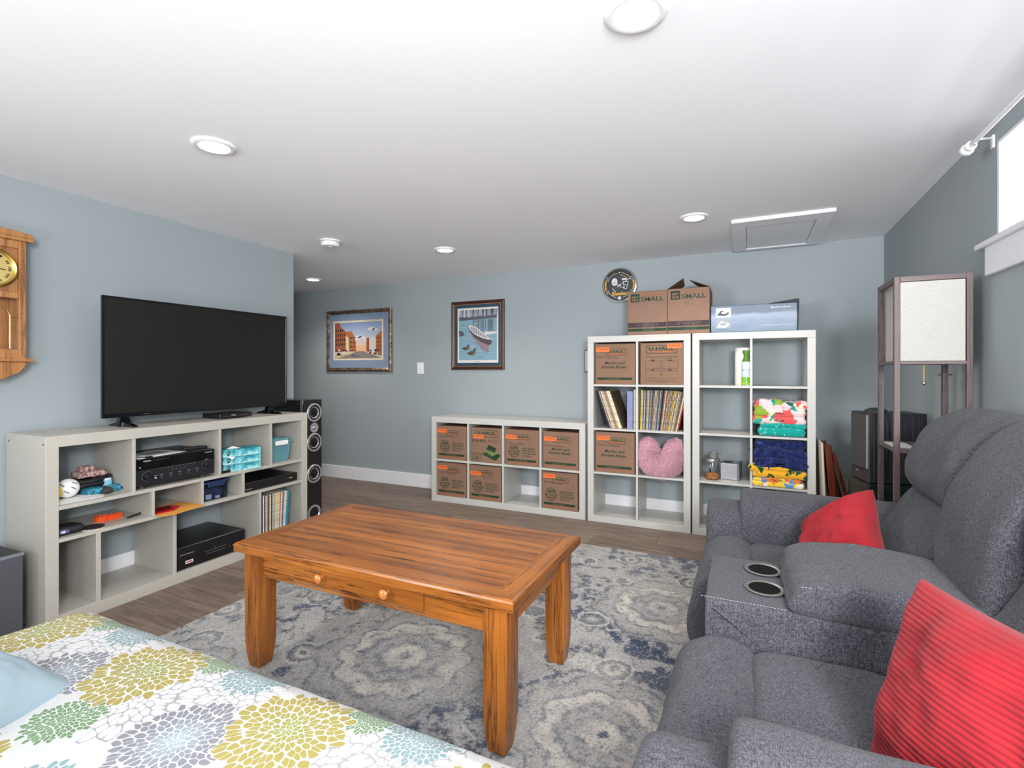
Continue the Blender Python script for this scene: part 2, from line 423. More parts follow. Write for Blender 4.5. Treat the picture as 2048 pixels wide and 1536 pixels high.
# ---------------------------------------------------------------- room shell
XL, XR, YB, YF, YE = -3.325, .886, 4.34, -2.6, 2.94
XA = -6.0
def ch(x, y): return 2.2102+.0056*x-.0109*y
fl = MB(); fl.box(XA-.1, XR+.1, YF-.1, YB+.1, -.1, -.012)
FLOOR = struct('floor', fl, flat((70, 60, 52), .8))
pm = {}
y = YB; row = 0
while y > YF:
    y0 = max(y-.18, YF); x = XR+.0-((row*.437) % 1.22); first = True
    xe = XR
    xmin = XA if y0 >= YE-.02 else XL
    while xe > xmin:
        x = xe-1.22 if not first else XR-((row*.437) % 1.22)-.15
        first = False
        xs = max(x, xmin)
        if xe-xs > .02:
            L = round(xe-xs, 3); key = (L, round(y-y0, 3))
            if key not in pm:
                b = MB(); h = .0012; l2, w2 = key[0]/2-.0006, key[1]/2-.0006; e = .0018
                b.add([(-l2, -w2, -.012), (l2, -w2, -.012), (l2, w2, -.012), (-l2, w2, -.012), (-l2, -w2, -h), (l2, -w2, -h), (l2, w2, -h), (-l2, w2, -h),
                       (-l2+e, -w2+e, 0), (l2-e, -w2+e, 0), (l2-e, w2-e, 0), (-l2+e, w2-e, 0)],
                      [(3, 2, 1, 0), (0, 1, 5, 4), (1, 2, 6, 5), (2, 3, 7, 6), (3, 0, 4, 7), (4, 5, 9, 8), (5, 6, 10, 9), (6, 7, 11, 10), (7, 4, 8, 11), (8, 9, 10, 11)])
                pm[key] = b.mesh('plank', PLANK)
            o = obj('plank', pm[key], None, FLOOR, loc=((xe+xs)/2, (y+y0)/2, 0))
        xe = x
    y = y0; row += 1
cl = MB()
P8 = [(x, yy, ch(x, yy)+dz) for dz in (0, .12) for yy in (YF-.1, YB+.1) for x in (XA-.1, XR+.4)]
cl.add(P8, [(0, 2, 3, 1), (4, 5, 7, 6), (0, 1, 5, 4), (2, 6, 7, 3), (0, 4, 6, 2), (1, 3, 7, 5)])
struct('ceiling', cl, CEIL)
HT = 2.26
struct('wall_back', MB().box(XA-.1, XR+.12, YB, YB+.1, -.1, HT), WALL)
struct('wall_left', MB().box(XL-.12, XL, YF, YE, -.1, HT), WALL)
struct('wall_alcove_side', MB().box(XA, XL-.12, YE-.12, YE, -.1, HT), WALL)
struct('wall_alcove_end', MB().box(XA-.1, XA, YE-.12, YB, -.1, HT), WALL)
struct('wall_front', MB().box(XL-.12, XR+.12, YF-.1, YF, -.1, HT), WALL)
WY0, WY1, WZ0, WZ1 = 1.5, 2.567, 1.725, 2.105
rw = MB(); T_ = .34
rw.box(XR, XR+T_, YF, WY0, -.1, HT); rw.box(XR, XR+T_, WY1, YB, -.1, HT)
rw.box(XR, XR+T_, WY0, WY1, -.1, WZ0); rw.box(XR, XR+T_, WY0, WY1, WZ1, HT)
struct('wall_right', rw, WALL)
win = bpy.data.objects.new('window_1', None); COL.objects.link(win); win.location = (XR, 2.03, WZ0); win['kind'] = 'structure'
wo = (XR, 2.03, WZ0)
b = MB(); b.box(XR+.001, XR+T_-.06, WY1-.012, WY1+.0, WZ0, WZ1); b.box(XR+.001, XR+T_-.06, WY0, WY0+.012, WZ0, WZ1); b.box(XR+.001, XR+T_-.06, WY0+.012, WY1-.012, WZ1-.012, WZ1)
obj('recess_lining', b, TRIM, win, org=wo)
obj('window_sill', MB().box(XR-.035, XR+T_-.05, WY0-.11, WY1+.112, WZ0-.022, WZ0), TRIM, win, .003, org=wo)
obj('apron', MB().box(XR-.02, XR, WY0-.06, WY1+.057, WZ0-.135, WZ0-.022), TRIM, win, .003, org=wo)
b = MB(); x = XR+T_-.07
for (a0, a1, z0, z1) in ((WY0, WY1, WZ0, WZ0+.04), (WY0, WY1, WZ1-.05, WZ1-.012), (WY0, WY0+.05, WZ0+.04, WZ1-.05), (WY1-.05, WY1-.012, WZ0+.04, WZ1-.05), ((WY0+WY1)/2-.02, (WY0+WY1)/2+.02, WZ0+.04, WZ1-.05)):
    b.box(x, x+.045, a0, a1, z0, z1)
obj('window_frame', b, TRIM, win, org=wo)
obj('pane', MB().box(x+.02, x+.024, WY0+.04, WY1-.04, WZ0+.03, WZ1-.04), GLASS, win, org=wo)
struct('baseboard_back', MB().box(XA, XR, YB-.016, YB, 0, .14), TRIM, None, .003)
struct('baseboard_left', MB().box(XL, XL+.016, YF, YE, 0, .14), TRIM, None, .003)
struct('baseboard_alcove', MB().box(XA, XL, YE, YE+.016, 0, .14), TRIM, None, .003)
struct('baseboard_right', MB().box(XR-.016, XR, YF, YB-.016, 0, .14), TRIM, None, .003)

# ceiling lights
LENS = Mt('lamp_lens'); LENS.b.inputs['Emission Color'].default_value = (1, .94, .84, 1); LENS.b.inputs['Emission Strength'].default_value = 9; LENS = LENS.m
RIM = flat((240, 240, 240), .4)
LP = [(-.274, 1.39, 'nearest round recessed downlight, at the top edge of the view', 14), (-2.08, 1.42, 'round recessed downlight above the television side of the room', 10),
      (-2.136, 3.34, 'round recessed downlight above the low cube shelf, middle of the ceiling', 20),
      (-.295, 3.324, 'round recessed downlight just left of the ceiling access panel', 20), (-4.0, 3.78, 'farthest small recessed downlight, in the alcove past the television wall', 20)]
for (x, y, lab, pw) in LP:
    z = ch(x, y); t = thing('ceiling_light', lab, 'ceiling light', (x, y, z), group='round recessed downlights')
    obj('trim_ring', MB().lathe([(.058, -.004), (.062, -.009), (.075, -.011), (.084, -.006), (.086, .001), (.058, .001)], 40), RIM, t)
    obj('lens', MB().lathe([(0, -.0045), (.058, -.004), (.058, .0)], 40), LENS, t)
    l = bpy.data.lights.new('downlight_glow', 'SPOT'); l.energy = pw*2.4; l.color = (1, .93, .84); l.spot_size = radians(140); l.spot_blend = .9; l.shadow_soft_size = .06
    lo = bpy.data.objects.new('downlight_glow', l); COL.objects.link(lo); lo.location = (0, 0, -.02); lo.parent = t
x, y = -2.76, 2.77; t = thing('smoke_detector', 'small white round smoke detector on the ceiling', 'smoke detector', (x, y, ch(x, y)))
obj('mounting_plate', MB().lathe([(.0, 0), (.072, 0), (.072, -.008), (.06, -.010)], 32), RIM, t)
obj('housing', MB().lathe([(.0, -.01), (.062, -.012), (.066, -.018), (.066, -.036), (.058, -.044), (0, -.045)], 32), RIM, t)
obj('test_button', MB().lathe([(.0, -.049), (.014, -.048), (.016, -.044)], 20), flat((215, 215, 215), .5), t)
# access panel
x0, x1, y0, y1 = -.085, .483, 3.49, 4.30
t = thing('ceiling_access_panel', 'white square access hatch with flat frame in the ceiling', 'access panel', ((x0+x1)/2, (y0+y1)/2, ch(.2, 3.9)))
def slab(x0, x1, y0, y1, d0, d1):
    b = MB(); vs = [(x, y, ch(x, y)-d) for d in (d1, d0) for y in (y0, y1) for x in (x0, x1)]
    return b.add(vs, [(0, 2, 3, 1), (4, 5, 7, 6), (0, 1, 5, 4), (2, 6, 7, 3), (0, 4, 6, 2), (1, 3, 7, 5)])
for q in ((x0, x1, y0, y0+.13), (x0, x1, y1-.05, y1), (x0, x0+.085, y0+.13, y1-.05), (x1-.085, x1, y0+.13, y1-.05)):
    obj('frame_board', slab(*q, 0, .022), TRIM, t, .002, org=t.location)
ht = obj('hatch_door', slab(x0+.088, x1-.088, y0+.134, y1-.054, 0, .016), TRIM, t, .001, org=t.location)
for sx in (.1, .29):
    obj('screw', MB().cyl((sx, 3.86, ch(sx, 3.86)), .004, -.019, -.014), flat((150, 150, 150), .4), ht, org=t.location)
# curtain rod
t = thing('curtain_rod', 'white metal curtain rod high on the window wall', 'curtain rod', (.79, 2.0, 2.085))
obj('rod', MB().tube([(.79, 2.50, 2.083), (.79, 1.9, 2.083)], .008).tube([(.79, 1.95, 2.083), (.79, .6, 2.083)], .011), RIM, t, org=t.location)
obj('finial', MB().lathe([(0, 2.588), (.014, 2.582), (.022, 2.566), (.023, 2.55), (.017, 2.533), (.011, 2.528), (.018, 2.522), (.018, 2.512), (.010, 2.508), (.010, 2.49)], 24, (.79, 0, 2.083), 'y'), RIM, t, org=t.location)
obj('bracket', MB().tube([(.79, 2.47, 2.075), (.8, 2.5, 2.1), (.884, 2.6, 2.13)], .004).box(.879, .886, 2.59, 2.61, 2.09, 2.14), RIM, t, org=t.location)

# ---------------------------------------------------------------- shelving units
def shelf_unit(name, label, loc, rz, Wd, Hh, D, ft, tb, verts, hors, mat, topfull=True, group=None, back_t=.018):
    t = thing(name, label, 'shelf', loc, rz, group)
    bt = tb if isinstance(tb, tuple) else (tb, tb)
    if topfull:
        obj('top_panel', MB().box(0, Wd, 0, D, Hh-bt[1], Hh), mat, t, .0015); obj('bottom_panel', MB().box(0, Wd, 0, D, 0, bt[0]), mat, t, .0015)
        z0, z1 = bt[0], Hh-bt[1]
        for s in (0, 1): obj('side_panel', MB().box(0 if s == 0 else Wd-ft, ft if s == 0 else Wd, 0, D, z0, z1), mat, t, .0015)
    else:
        for s in (0, 1): obj('side_panel', MB().box(0 if s == 0 else Wd-ft, ft if s == 0 else Wd, 0, D, 0, Hh), mat, t, .0015)
        obj('top_panel', MB().box(ft, Wd-ft, 0, D, Hh-bt[1], Hh), mat, t, .001); obj('bottom_panel', MB().box(ft, Wd-ft, 0, D, 0, bt[0]), mat, t, .001)
    for (x0, x1, z0, z1) in verts: obj('divider', MB().box(x0, x1, .002, D-.002, z0, z1), mat, t, .0008)
    for (x0, x1, z0, z1) in hors: obj('shelf_board', MB().box(x0, x1, .002, D-.002, z0, z1), mat, t, .0008)
    return t
FY = 3.943
cw = (1.49-.1-3*.016)/4   # cube opening
def zc(k): return .05+k*(cw+.016)
def tall(label, x):
    xm = .79/2
    V = [(xm-.008, xm+.008, .05, 1.44)]; Hs = []
    for k in (1, 2, 3):
        z = zc(k); Hs += [(.05, xm-.008, z-.016, z), (xm+.008, .74, z-.016, z)]
    return shelf_unit('cube_shelf', label, (x, FY, 0), 0, .79, 1.49, .38, .05, .05, V, Hs, WHITE)
TX1, TX2 = -1.164, -.362
tall('tall white cube shelf holding printed cartons, records and a pink pillow', TX1)
tall('tall white cube shelf holding folded blankets, half empty, beside the sofa', TX2)
LX = -2.671; LW = 1.487; cwl = (LW-.1-3*.018)/4
V = []; zm = .376
for k in (1, 2, 3):
    x = .05+k*(cwl+.018); V += [(x-.018, x, .055, zm), (x-.018, x, zm+.018, .733)]
shelf_unit('cube_shelf', 'low white cube shelf lying lengthwise, filled with cartons', (LX, FY, 0), 0, LW, .785, .38, .05, (.055, .052), V, [(.05, LW-.05, zm, zm+.018)], WHITE)
# television unit, front faces +X
TVO = (-2.93, 1.19, 0); TW, TH, TD = 1.525, .905, .375
Z1, Z2, st = .553, .400, .018
V = [(.362, .379, Z1+st, .852), (.842, .858, Z1+st, .852), (1.209, 1.225, Z1+st, .852),
     (.458, .474, Z2+st, Z1), (.733, .748, Z2+st, Z1), (1.0, 1.017, Z2+st, Z1),
     (.2, .221, .06, Z2), (.571, .59, .06, Z2), (1.124, 1.14, .06, Z2)]
ms_ = shelf_unit('media_shelf', 'wide off-white open media shelf under the television', TVO, pi/2, TW, TH, TD, .05, (.06, .053), V,
           [(.05, TW-.05, Z1, Z1+st), (.05, TW-.05, Z2, Z2+st)], WHITE2, False)

for (yy_, zz_) in ((.022, .868), (.35, .868), (.022, .04), (.35, .04)):
    obj('screw_hole', MB().cyl((0, yy_, zz_), .005, -.0006, .0, 'x', 14), flat((60, 52, 46), .6), ms_)
# ---------------------------------------------------------------- cartons
def carton(label, x, y, z, w, h, d, kind, group=None, sticker=None, hand=None, handpos=None, kraft=None, rz=0):
    t = thing('moving_box', label, 'box', (x, y, z), rz, group)
    b = MB(); b.box(0, w, 0, d, 0, h); obj('carton', b, kraft or KRAFT, t, .004, seg=2)
    b = MB().box(0, w*.0+w, 0, d/2-.001, h, h+.002).box(0, w, d/2+.001, d, h, h+.002); obj('top_flap', b, kraft or KRAFT, t)
    p = MB(); Y = -.0008
    # materials: 0 green 1 brown 2 ink 3 white 4 olive 5 kraft
    def logo(cx, cz, lw, lh):
        rr = lh*.25
        for off, mi, yy in ((0, 0, Y), (.06*lh, 5, Y-.0002), (.12*lh, 4 if 0 else 5, Y-.0003)):
            pts = []
            x0, x1, z0, z1 = cx-lw/2+off, cx+lw/2-off, cz-lh/2+off, cz+lh/2-off
            for (qx, qz, a0) in ((x1-rr, z1-rr, 0), (x0+rr, z1-rr, pi/2), (x0+rr, z0+rr, pi), (x1-rr, z0+rr, 3*pi/2)):
                for k in range(5): pts.append((qx+rr*cos(a0+k*pi/8), yy, qz+rr*sin(a0+k*pi/8)))
            p.quad(pts, mi)
        T(p, 'U-HAUL', cx, cz-lh*.12, lh*.42, 0, lw*.82, bold=.03, y=Y-.0006)
        R4(p, cx-lw*.42, cx+lw*.42, cz-lh*.36, cz-lh*.22, 1, Y-.0006)
    def band(cz=.035):
        R4(p, w*.05, w*.93, cz, cz+h*.062, 0, Y); T(p, 'uhaul.com', w*.47, cz+h*.016, h*.028, 5, w*.36, bold=.02, y=Y-.0005)
        R4(p, w*.05, w*.93, cz-.012, cz-.007, 1, Y)
    if kind == 'guarantee':
        logo(w*.5, h*.80, w*.5, h*.15)
        ring(p, w*.26, h*.4, w*.175, w*.012, 0, Y); ring(p, w*.26, h*.4, w*.15, w*.006, 0, Y)
        R4(p, w*.1, w*.42, h*.27, h*.5, 5, Y-.0003)
        T(p, '100%', w*.26, h*.44, h*.075, 0, w*.26, bold=.03, y=Y-.0006, ang=.04)
        T(p, 'BUY-BACK', w*.26, h*.355, h*.055, 0, w*.32, bold=.03, y=Y-.0006, ang=.04)
        T(p, 'GUARANTEE', w*.26, h*.285, h*.05, 0, w*.3, bold=.03, y=Y-.0006, ang=.04)
        for k, s_ in enumerate(('NEED BOXES?', 'TAKE PLENTY!', "We'll Buy Back", 'the Extras.')):
            T(p, s_, w*.5, h*(.47-.068*k), h*.04, 0, w*(.4, .4, .43, .3)[k], bold=.02, y=Y, align='L')
        band()
    elif kind == 'moving':
        logo(w*.52, h*.80, w*.5, h*.16)
        T(p, 'Moving and', w*.5, h*.5, h*.07, 0, w*.52, shear=.3, bold=.02, y=Y); T(p, 'Storage Boxes', w*.47, h*.4, h*.07, 0, w*.64, shear=.3, bold=.02, y=Y)
        band()
    elif kind == 'book':
        logo(w*.5, h*.84, w*.75, h*.2)
        T(p, 'BOOK BOX', w*.03, h*.59, h*.07, 0, w*.46, bold=.03, y=Y, align='L')
        T(p, '12" x 12" x 12"', w*.04, h*.52, h*.03, 0, w*.28, y=Y, align='L'); T(p, '1.0 CU. FT.', w*.04, h*.46, h*.03, 0, w*.24, y=Y, align='L')
        frame4(p, w*.04, w*.32, h*.06, h*.27, w*.01, 0, Y); T(p, 'OK', w*.22, h*.09, h*.07, 0, w*.13, bold=.03, y=Y); T(p, 'BOOKS', w*.18, h*.2, h*.035, 0, w*.2, y=Y)
        line(p, w*.07, h*.12, w*.095, h*.09, w*.012, 0, Y); line(p, w*.095, h*.09, w*.14, h*.16, w*.012, 0, Y)
        # printed stack of books
        p.quad([(w*.36, Y, h*.24), (w*.62, Y, h*.38), (w*.96, Y, h*.24), (w*.8, Y, h*.08)], 0)
        p.quad([(w*.46, Y-.0003, h*.33), (w*.68, Y-.0003, h*.42), (w*.9, Y-.0003, h*.3), (w*.7, Y-.0003, h*.2)], 4)
        p.quad([(w*.5, Y-.0005, h*.38), (w*.58, Y-.0005, h*.52), (w*.82, Y-.0005, h*.44), (w*.78, Y-.0005, h*.3)], 0)
        line(p, w*.42, h*.3, w*.68, h*.18, w*.01, 5, Y-.0007); line(p, w*.52, h*.4, w*.76, h*.33, w*.008, 5, Y-.0007)
    elif kind == 'form':
        logo(w*.5, h*.85, w*.72, h*.2)
        T(p, 'THESE BOXES ARE DESIGNED FOR REPEATED USES', w*.5, h*.66, h*.022, 0, w*.74, bold=.02, y=Y); T(p, 'ROOM / ITEMS / NAME / DATE', w*.5, h*.615, h*.018, 0, w*.5, y=Y)
        for i in (0, 1):
            for j in (0, 1):
                X, Z = w*(.12+.4*i), h*(.155+.23*j)
                frame4(p, X, X+w*.365, Z, Z+h*.19, w*.006, 2, Y); disc(p, X+w*.18, Z+h*.2, w*.045, 2, Y, 12, h*.018)
        R4(p, w*.15, w*.86, h*.085, h*.095, 2, Y); T(p, 'PLEASE RECYCLE', w*.5, h*.05, h*.016, 2, w*.25, y=Y); T(p, 'REUSE A BOX', w*.5, h*.105, h*.016, 2, w*.2, y=Y)
    elif kind == 'small':
        rr = w*.02
        R4(p, w*.08, w*.31, h*.76, h*.95, 0, Y)
        T(p, 'pen+', w*.2, h*.86, h*.06, 5, w*.17, bold=.03, y=Y-.0006); T(p, 'GEAR', w*.2, h*.785, h*.055, 5, w*.17, bold=.03, y=Y-.0006)
        T(p, 'EXTRA STRENGTH', w*.63, h*.9, h*.035, 1, w*.58, bold=.01, y=Y); T(p, 'SMALL', w*.63, h*.775, h*.095, 0, w*.58, bold=.015, y=Y)
        R4(p, 0.003, w-.003, h*.175, h*.285, 2, Y); T(p, '17" x 11" x 13"', w*.52, h*.205, h*.055, 5, w*.56, y=Y-.0005)
        R4(p, 0.003, w-.003, h*.085, h*.15, 0, Y)
    if hand:
        hx, hz = handpos or (.08, .66)
        T(p, hand, w*hx, h*hz, h*.05, 2, w*.55 if len(hand) > 7 else w*.3, shear=.15, y=Y-.0004, align='L', ang=-.03)
    obj('print', p, [GREENP, BROWNP, INK, WHITEP, OLIVED, kraft or KRAFT], t, fix=False)
    if sticker:
        sx, sz = sticker; s_ = MB(); s_.box(w*sx, w*(sx+.34), -.0035, -.0022, h*sz, h*(sz+.11)); so = obj('sticker', s_, ORANGE, t, label='orange STORAGE sticker')
        s2 = MB(); T(s2, 'STORAGE', w*(sx+.17), h*(sz+.045), h*.042, 0, w*.29, bold=.015, y=-.0039); obj('lettering', s2, [flat((150, 50, 20), .6)], so, fix=False)
    return t
def lowbox(k, r, *a, **kw):
    x = LX+.05+k*(cwl+.018); z = .055 if r == 0 else zm+.018
    return x, z
G = 'printed moving cartons in the cube shelves'
bw, bh, bd = .312, .308, .34
for (k, r, kind, hand, lab, sk, dx, sticker, hp) in (
    (0, 1, 'guarantee', 'DVDs 4 CURMOLINE', 'guarantee-print carton in the upper left cube of the low shelf', 0, .010, (0, .8), (.06, .67)),
    (1, 1, 'book', 'DVDs', 'BOOK BOX carton with printed stack of books, low shelf', 0, .016, (.08, .69), (.56, .61)),
    (2, 1, 'guarantee', 'DVDs 3 CURMOL', 'guarantee-print carton in the upper row, above the empty cube', 0, .012, (0, .74), (.05, .6)),
    (3, 1, 'moving', 'DVDs & BOOKS', 'Moving and Storage Boxes carton in the upper right cube of the low shelf', 0, .012, (.04, .75), (.06, .6)),
    (0, 0, 'guarantee', 'DVDs 2 CURMOLINE', 'guarantee-print carton in the lower left cube of the low shelf', 0, .008, (.02, .8), (.06, .68)),
    (1, 0, 'guarantee', 'Sports', 'guarantee-print carton left of the empty cube, low shelf bottom row', 0, .006, (.02, .72), (.42, .66)),
    (3, 0, 'guarantee', 'DVDs 1 BUR. BASKET', 'guarantee-print carton in the lower right cube of the low shelf', 0, .004, (.04, .84), (.06, .7))):
    x, z = lowbox(k, r)
    carton(lab, x+dx, FY+.012, z, bw, bh, bd, kind, G, sticker, hand, hp)
for (xi, k, kind, hand, lab, sticker, hp) in (
    (0, 3, 'moving', 'DUSY Blankets', 'Moving and Storage Boxes carton in the top left cube of the tall shelf', (.02, .81), (.05, .66)),
    (1, 3, 'form', None, 'carton printed with four empty write-in boxes, tall shelf top row', (.63, .87), None),
    (0, 1, 'moving', 'DVDs & CURMOLINE', 'Moving and Storage Boxes carton beside the pink pillow', (.04, .8), (.08, .66))):
    x = TX1+.05+xi*(.345); z = zc(k)
    carton(lab, x+(.012 if xi == 0 else .024), FY+.01, z, .318 if k == 3 else .313, .32, .34, kind, G, sticker, hand, hp)
def topbox(lab, x, w, h, openf):
    t = carton(lab, x, FY+.02, 1.49, w, h, .33, 'small', 'brown SMALL cartons on top of the tall shelves', kraft=KRAFT2)
    if openf:
        for o in list(t.children):
            if o.name.startswith('top_flap'): bpy.data.objects.remove(o, do_unlink=True)
        a = MB().add([(0, 0, h), (0, .33, h), (.09, .33, h+.07), (.115, 0, h+.075)], [(0, 1, 2, 3)]); a.add([(.002, 0, h), (.002, .33, h), (.092, .33, h+.068), (.117, 0, h+.073)], [(0, 1, 2, 3)])
        obj('top_flap', a, KRAFT2, t)
        c = MB().add([(w, 0, h), (w, .33, h), (w-.115, .33, h+.065), (w-.14, 0, h+.06)], [(0, 1, 2, 3)]); c.add([(w-.002, 0, h), (w-.002, .33, h), (w-.117, .33, h+.063), (w-.142, 0, h+.058)], [(0, 1, 2, 3)])
        obj('top_flap', c, KRAFT2, t)
    tm = glass('tape_film' + ('_b' if openf else ''), (250, 249, 246), rough=.25)
    obj('packing_tape', MB().box(w*.33, w*.52, -.0025, -.0016, h*.35, h*.88) if not openf else MB().box(w*.4, w*.66, -.0025, -.0016, h*.6, h*.97), tm, t)
    obj('packing_tape', MB().box(w*.4, w*.7, -.0025, -.0016, .004, h*.3), tm, t)
topbox('closed brown SMALL carton in front of the team clock', -.844, .298, .338, False)
topbox('brown SMALL carton with its top flaps raised, middle of the shelf top', -.543, .30, .343, True)
# turntable carton
t = thing('product_box', 'long flat blue-grey product box on the right tall shelf', 'box', (-.235, FY+.015, 1.49))
def m_bluebox():
    m = Mt('blue_print_card', (120, 140, 165), .4); v = m.coord()
    s = m.n('SeparateXYZ', None, Vector=v)
    m.color(m.ramp(m.math('ADD', m.rng(s.outputs[2], 0, .2), m.math('MULTIPLY', m.noise(m.map(v, (3, 1, 9)), 2, 3), .5)), [(.3, (92, 122, 138)), (.55, (122, 140, 168)), (.85, (150, 165, 188)), (1, (96, 112, 136))])); return m.m
BB = m_bluebox()
obj('carton', MB().box(0, .555, 0, .36, 0, .195), BB, t, .004)
obj('lid_flap', MB().prism([(.38, .196), (.563, .222), (.567, .2), (.56, .0), (.556, .0), (.556, .196)], -.002, .36), flat((34, 38, 46), .6), t)
p = MB(); R4(p, .035, .135, .11, .178, 0, -.001); R4(p, .035, .135, .03, .095, 1, -.001)
p.quad([(.04, -.0015, .125), (.1, -.0015, .12), (.13, -.0015, .14), (.07, -.0015, .16)], 2); p.quad([(.04, -.0015, .04), (.1, -.0015, .034), (.13, -.0015, .06), (.07, -.0015, .085)], 0)
disc(p, .09, .143, .02, 0, -.0018, 16, .008); disc(p, .085, .06, .024, 1, -.0018, 16, .011)
T(p, 'audio-technica', .46, .163, .012, 0, .11, bold=.015, y=-.001); disc(p, .398, .168, .006, 0, -.001, 14)
T(p, 'TURNTABLE SYSTEM', .43, .04, .008, 0, .2, y=-.001)
obj('print', p, [flat((220, 226, 232), .5), flat((150, 158, 168), .5), flat((60, 66, 76), .5)], t, fix=False)

# ---------------------------------------------------------------- records
SLV = [(196, 184, 164), (150, 140, 122), (120, 104, 88), (206, 200, 190), (92, 92, 96), (168, 150, 126), (216, 206, 186), (134, 120, 104), (178, 100, 80), (88, 104, 120), (190, 176, 150), (160, 160, 156)]
_sleeve = {}
ORD = ['first', 'second', 'third', 'fourth', 'fifth', 'sixth', 'seventh', 'eighth', 'ninth', 'tenth', 'eleventh', 'twelfth', 'thirteenth', 'fourteenth', 'fifteenth', 'sixteenth', 'seventeenth', 'eighteenth', 'nineteenth', 'twentieth']
ORD += ['twenty-'+w for w in ORD[:9]]+['thirtieth']+['thirty-'+w for w in ORD[:9]]
def cname(c):
    L = {'grey': (150, 150, 150), 'dark grey': (80, 80, 82), 'cream': (215, 205, 185), 'tan': (185, 168, 142), 'brown': (125, 105, 85), 'white': (225, 225, 222), 'red-brown': (180, 100, 80), 'blue-grey': (90, 105, 122), 'navy': (36, 46, 80), 'teal': (56, 130, 140), 'dark brown': (66, 42, 34), 'yellow-green': (206, 208, 130), 'black': (20, 20, 20), 'pale pink': (214, 190, 176), 'yellow': (206, 184, 60)}
    return min(L, key=lambda k: sum((a-b)**2 for a, b in zip(L[k], c)))
def sleeve(colr, th, label, group, loc, lean, rz=0, h=.312, d=.312):
    k = (colr, round(th, 4), h)
    if k not in _sleeve:
        m = mottled('sleeve_card_%d' % len(_sleeve), colr, .7, .22, 60, spec=.3, stretch=(1, 1, 2))
        b = MB().box(0, th, 0, d, 0, h); me = b.mesh('record_sleeve', m); _sleeve[k] = me
    o = bpy.data.objects.new('record_sleeve', _sleeve[k]); COL.objects.link(o); tag(o, label, 'record', group)
    o.location = loc; o.rotation_euler = (0, -lean, rz) if not rz else (0, 0, rz)
    if rz: o.rotation_mode = 'XYZ'; o.matrix_world = Matrix.Translation(loc) @ Matrix.Rotation(rz, 4, 'Z') @ Matrix.Rotation(-lean, 4, 'Y')
    return o
# left cube: leaning to the left
x = TX1+.05+.115; z = zc(2)+.0005
cols = [(34, 38, 60), (60, 62, 66)]+[SLV[random.randrange(len(SLV))] for _ in range(9)]+[(226, 214, 184), (222, 206, 172), (96, 78, 62)]
for i, c in enumerate(cols):
    th = random.choice((.0055, .007, .009)); th = .012 if i in (11, 12) else th
    lab = '%s-edged record sleeve, %s from the left in the leaning row left of the binder' % (cname(c), ORD[i])
    if i == 0: lab = 'navy record sleeve, leftmost in the leaning row of the tall shelf'
    if i == 13: lab = 'dark brown record sleeve facing the lilac binder'
    if i == 11 or i == 12: lab = ('thick cream record sleeve in the leaning row, left of the pair' if i == 11 else 'thick cream record sleeve in the leaning row, right of the pair')
    lean = .33
    sleeve(c, th, lab, 'leaning records in the left cube of the tall shelf', (x, FY+.03, z), lean); x += th/cos(lean)+.0008
t = thing('ring_binder', 'lilac-blue cloth binder standing between two rows of records', 'binder', (TX1+.05+.262, FY+.03, zc(2)))
LIL = mottled('lilac_cloth', (132, 138, 178), .7, .05, 30)
obj('cover', MB().box(0, .045, 0, .005, 0, .3).box(0, .004, .005, .28, 0, .3).box(.041, .045, .005, .28, 0, .3), LIL, t, .002); obj('pages', MB().box(.006, .039, .02, .27, .004, .29), WHITEP, t)
x = TX1+.05+.262+.05
for i in range(3):
    sleeve(SLV[(i*5+1) % 12], .0065, '%s upright record sleeve to the right of the lilac binder' % ORD[i], 'upright records beside the binder', (x, FY+.03, zc(2)), 0); x += .0072
x = TX1+.05+.337+.016+.012; n = 34; L = .337-.055
for i in range(n):
    lean = .02+.20*(i/n)**1.2; th = (L/n-.0009)*random.choice((.8, 1, 1.05)) - .0008
    c = SLV[random.randrange(len(SLV))]; lab = '%s-edged record sleeve, %s from the left in the cube above the pink pillow' % (cname(c), ORD[i])
    if i == 0: c = (206, 184, 60); lab = 'yellow-spined record sleeve, first in the packed cube'
    if i == 17: c = (40, 38, 40); lab = 'black speckled record sleeve in the middle of the packed cube'
    if i == 25: c = (222, 170, 50); lab = 'orange-yellow record sleeve in the right part of the packed cube'
    if i == n-1: c = (172, 84, 66); lab = 'red-brown record sleeve, last in the packed cube'
    sleeve(c, th, lab, 'packed records in the right cube of the tall shelf', (x, FY+.03, zc(2)+.0005), -lean if False else lean*.0-lean, 0, .305+.006*random.random()); x += L/n*(1 if i < n else 1)
# records in the media shelf (front faces +X)
c0 = [(40, 56, 90), (226, 226, 224), (66, 40, 34), (196, 176, 150), (150, 140, 130), (70, 66, 62), (196, 190, 178), (60, 70, 76), (182, 176, 166), (170, 160, 140), (206, 208, 130), (190, 186, 182), (206, 190, 160), (190, 120, 90), (216, 212, 206), (98, 116, 140), (214, 190, 176), (208, 204, 196), (60, 140, 146), (52, 120, 136)]
yy = 1.19+1.14+.010
for i, c in enumerate(c0):
    th = .0085 if i % 3 else .0115; lean = 0 if i < 6 else -.004*(i-5)**1.15
    lab = '%s-edged record sleeve, %s from the left in the media shelf row' % (cname(c), ORD[i])
    if i == 0: lab = 'dark blue record sleeve, leftmost in the media shelf row'
    if i == 10: lab = 'yellow-green record sleeve halfway along the media shelf row'
    if i == 18: lab = 'teal record sleeve with lighter edge, second last in the media shelf'
    if i == 19: lab = 'deep teal record sleeve, last in the media shelf row'
    o = sleeve(c, th, lab, 'records in the media shelf', (-2.945, yy, .0605), lean, pi/2, .305, .3); yy += th/cos(lean)+.0009

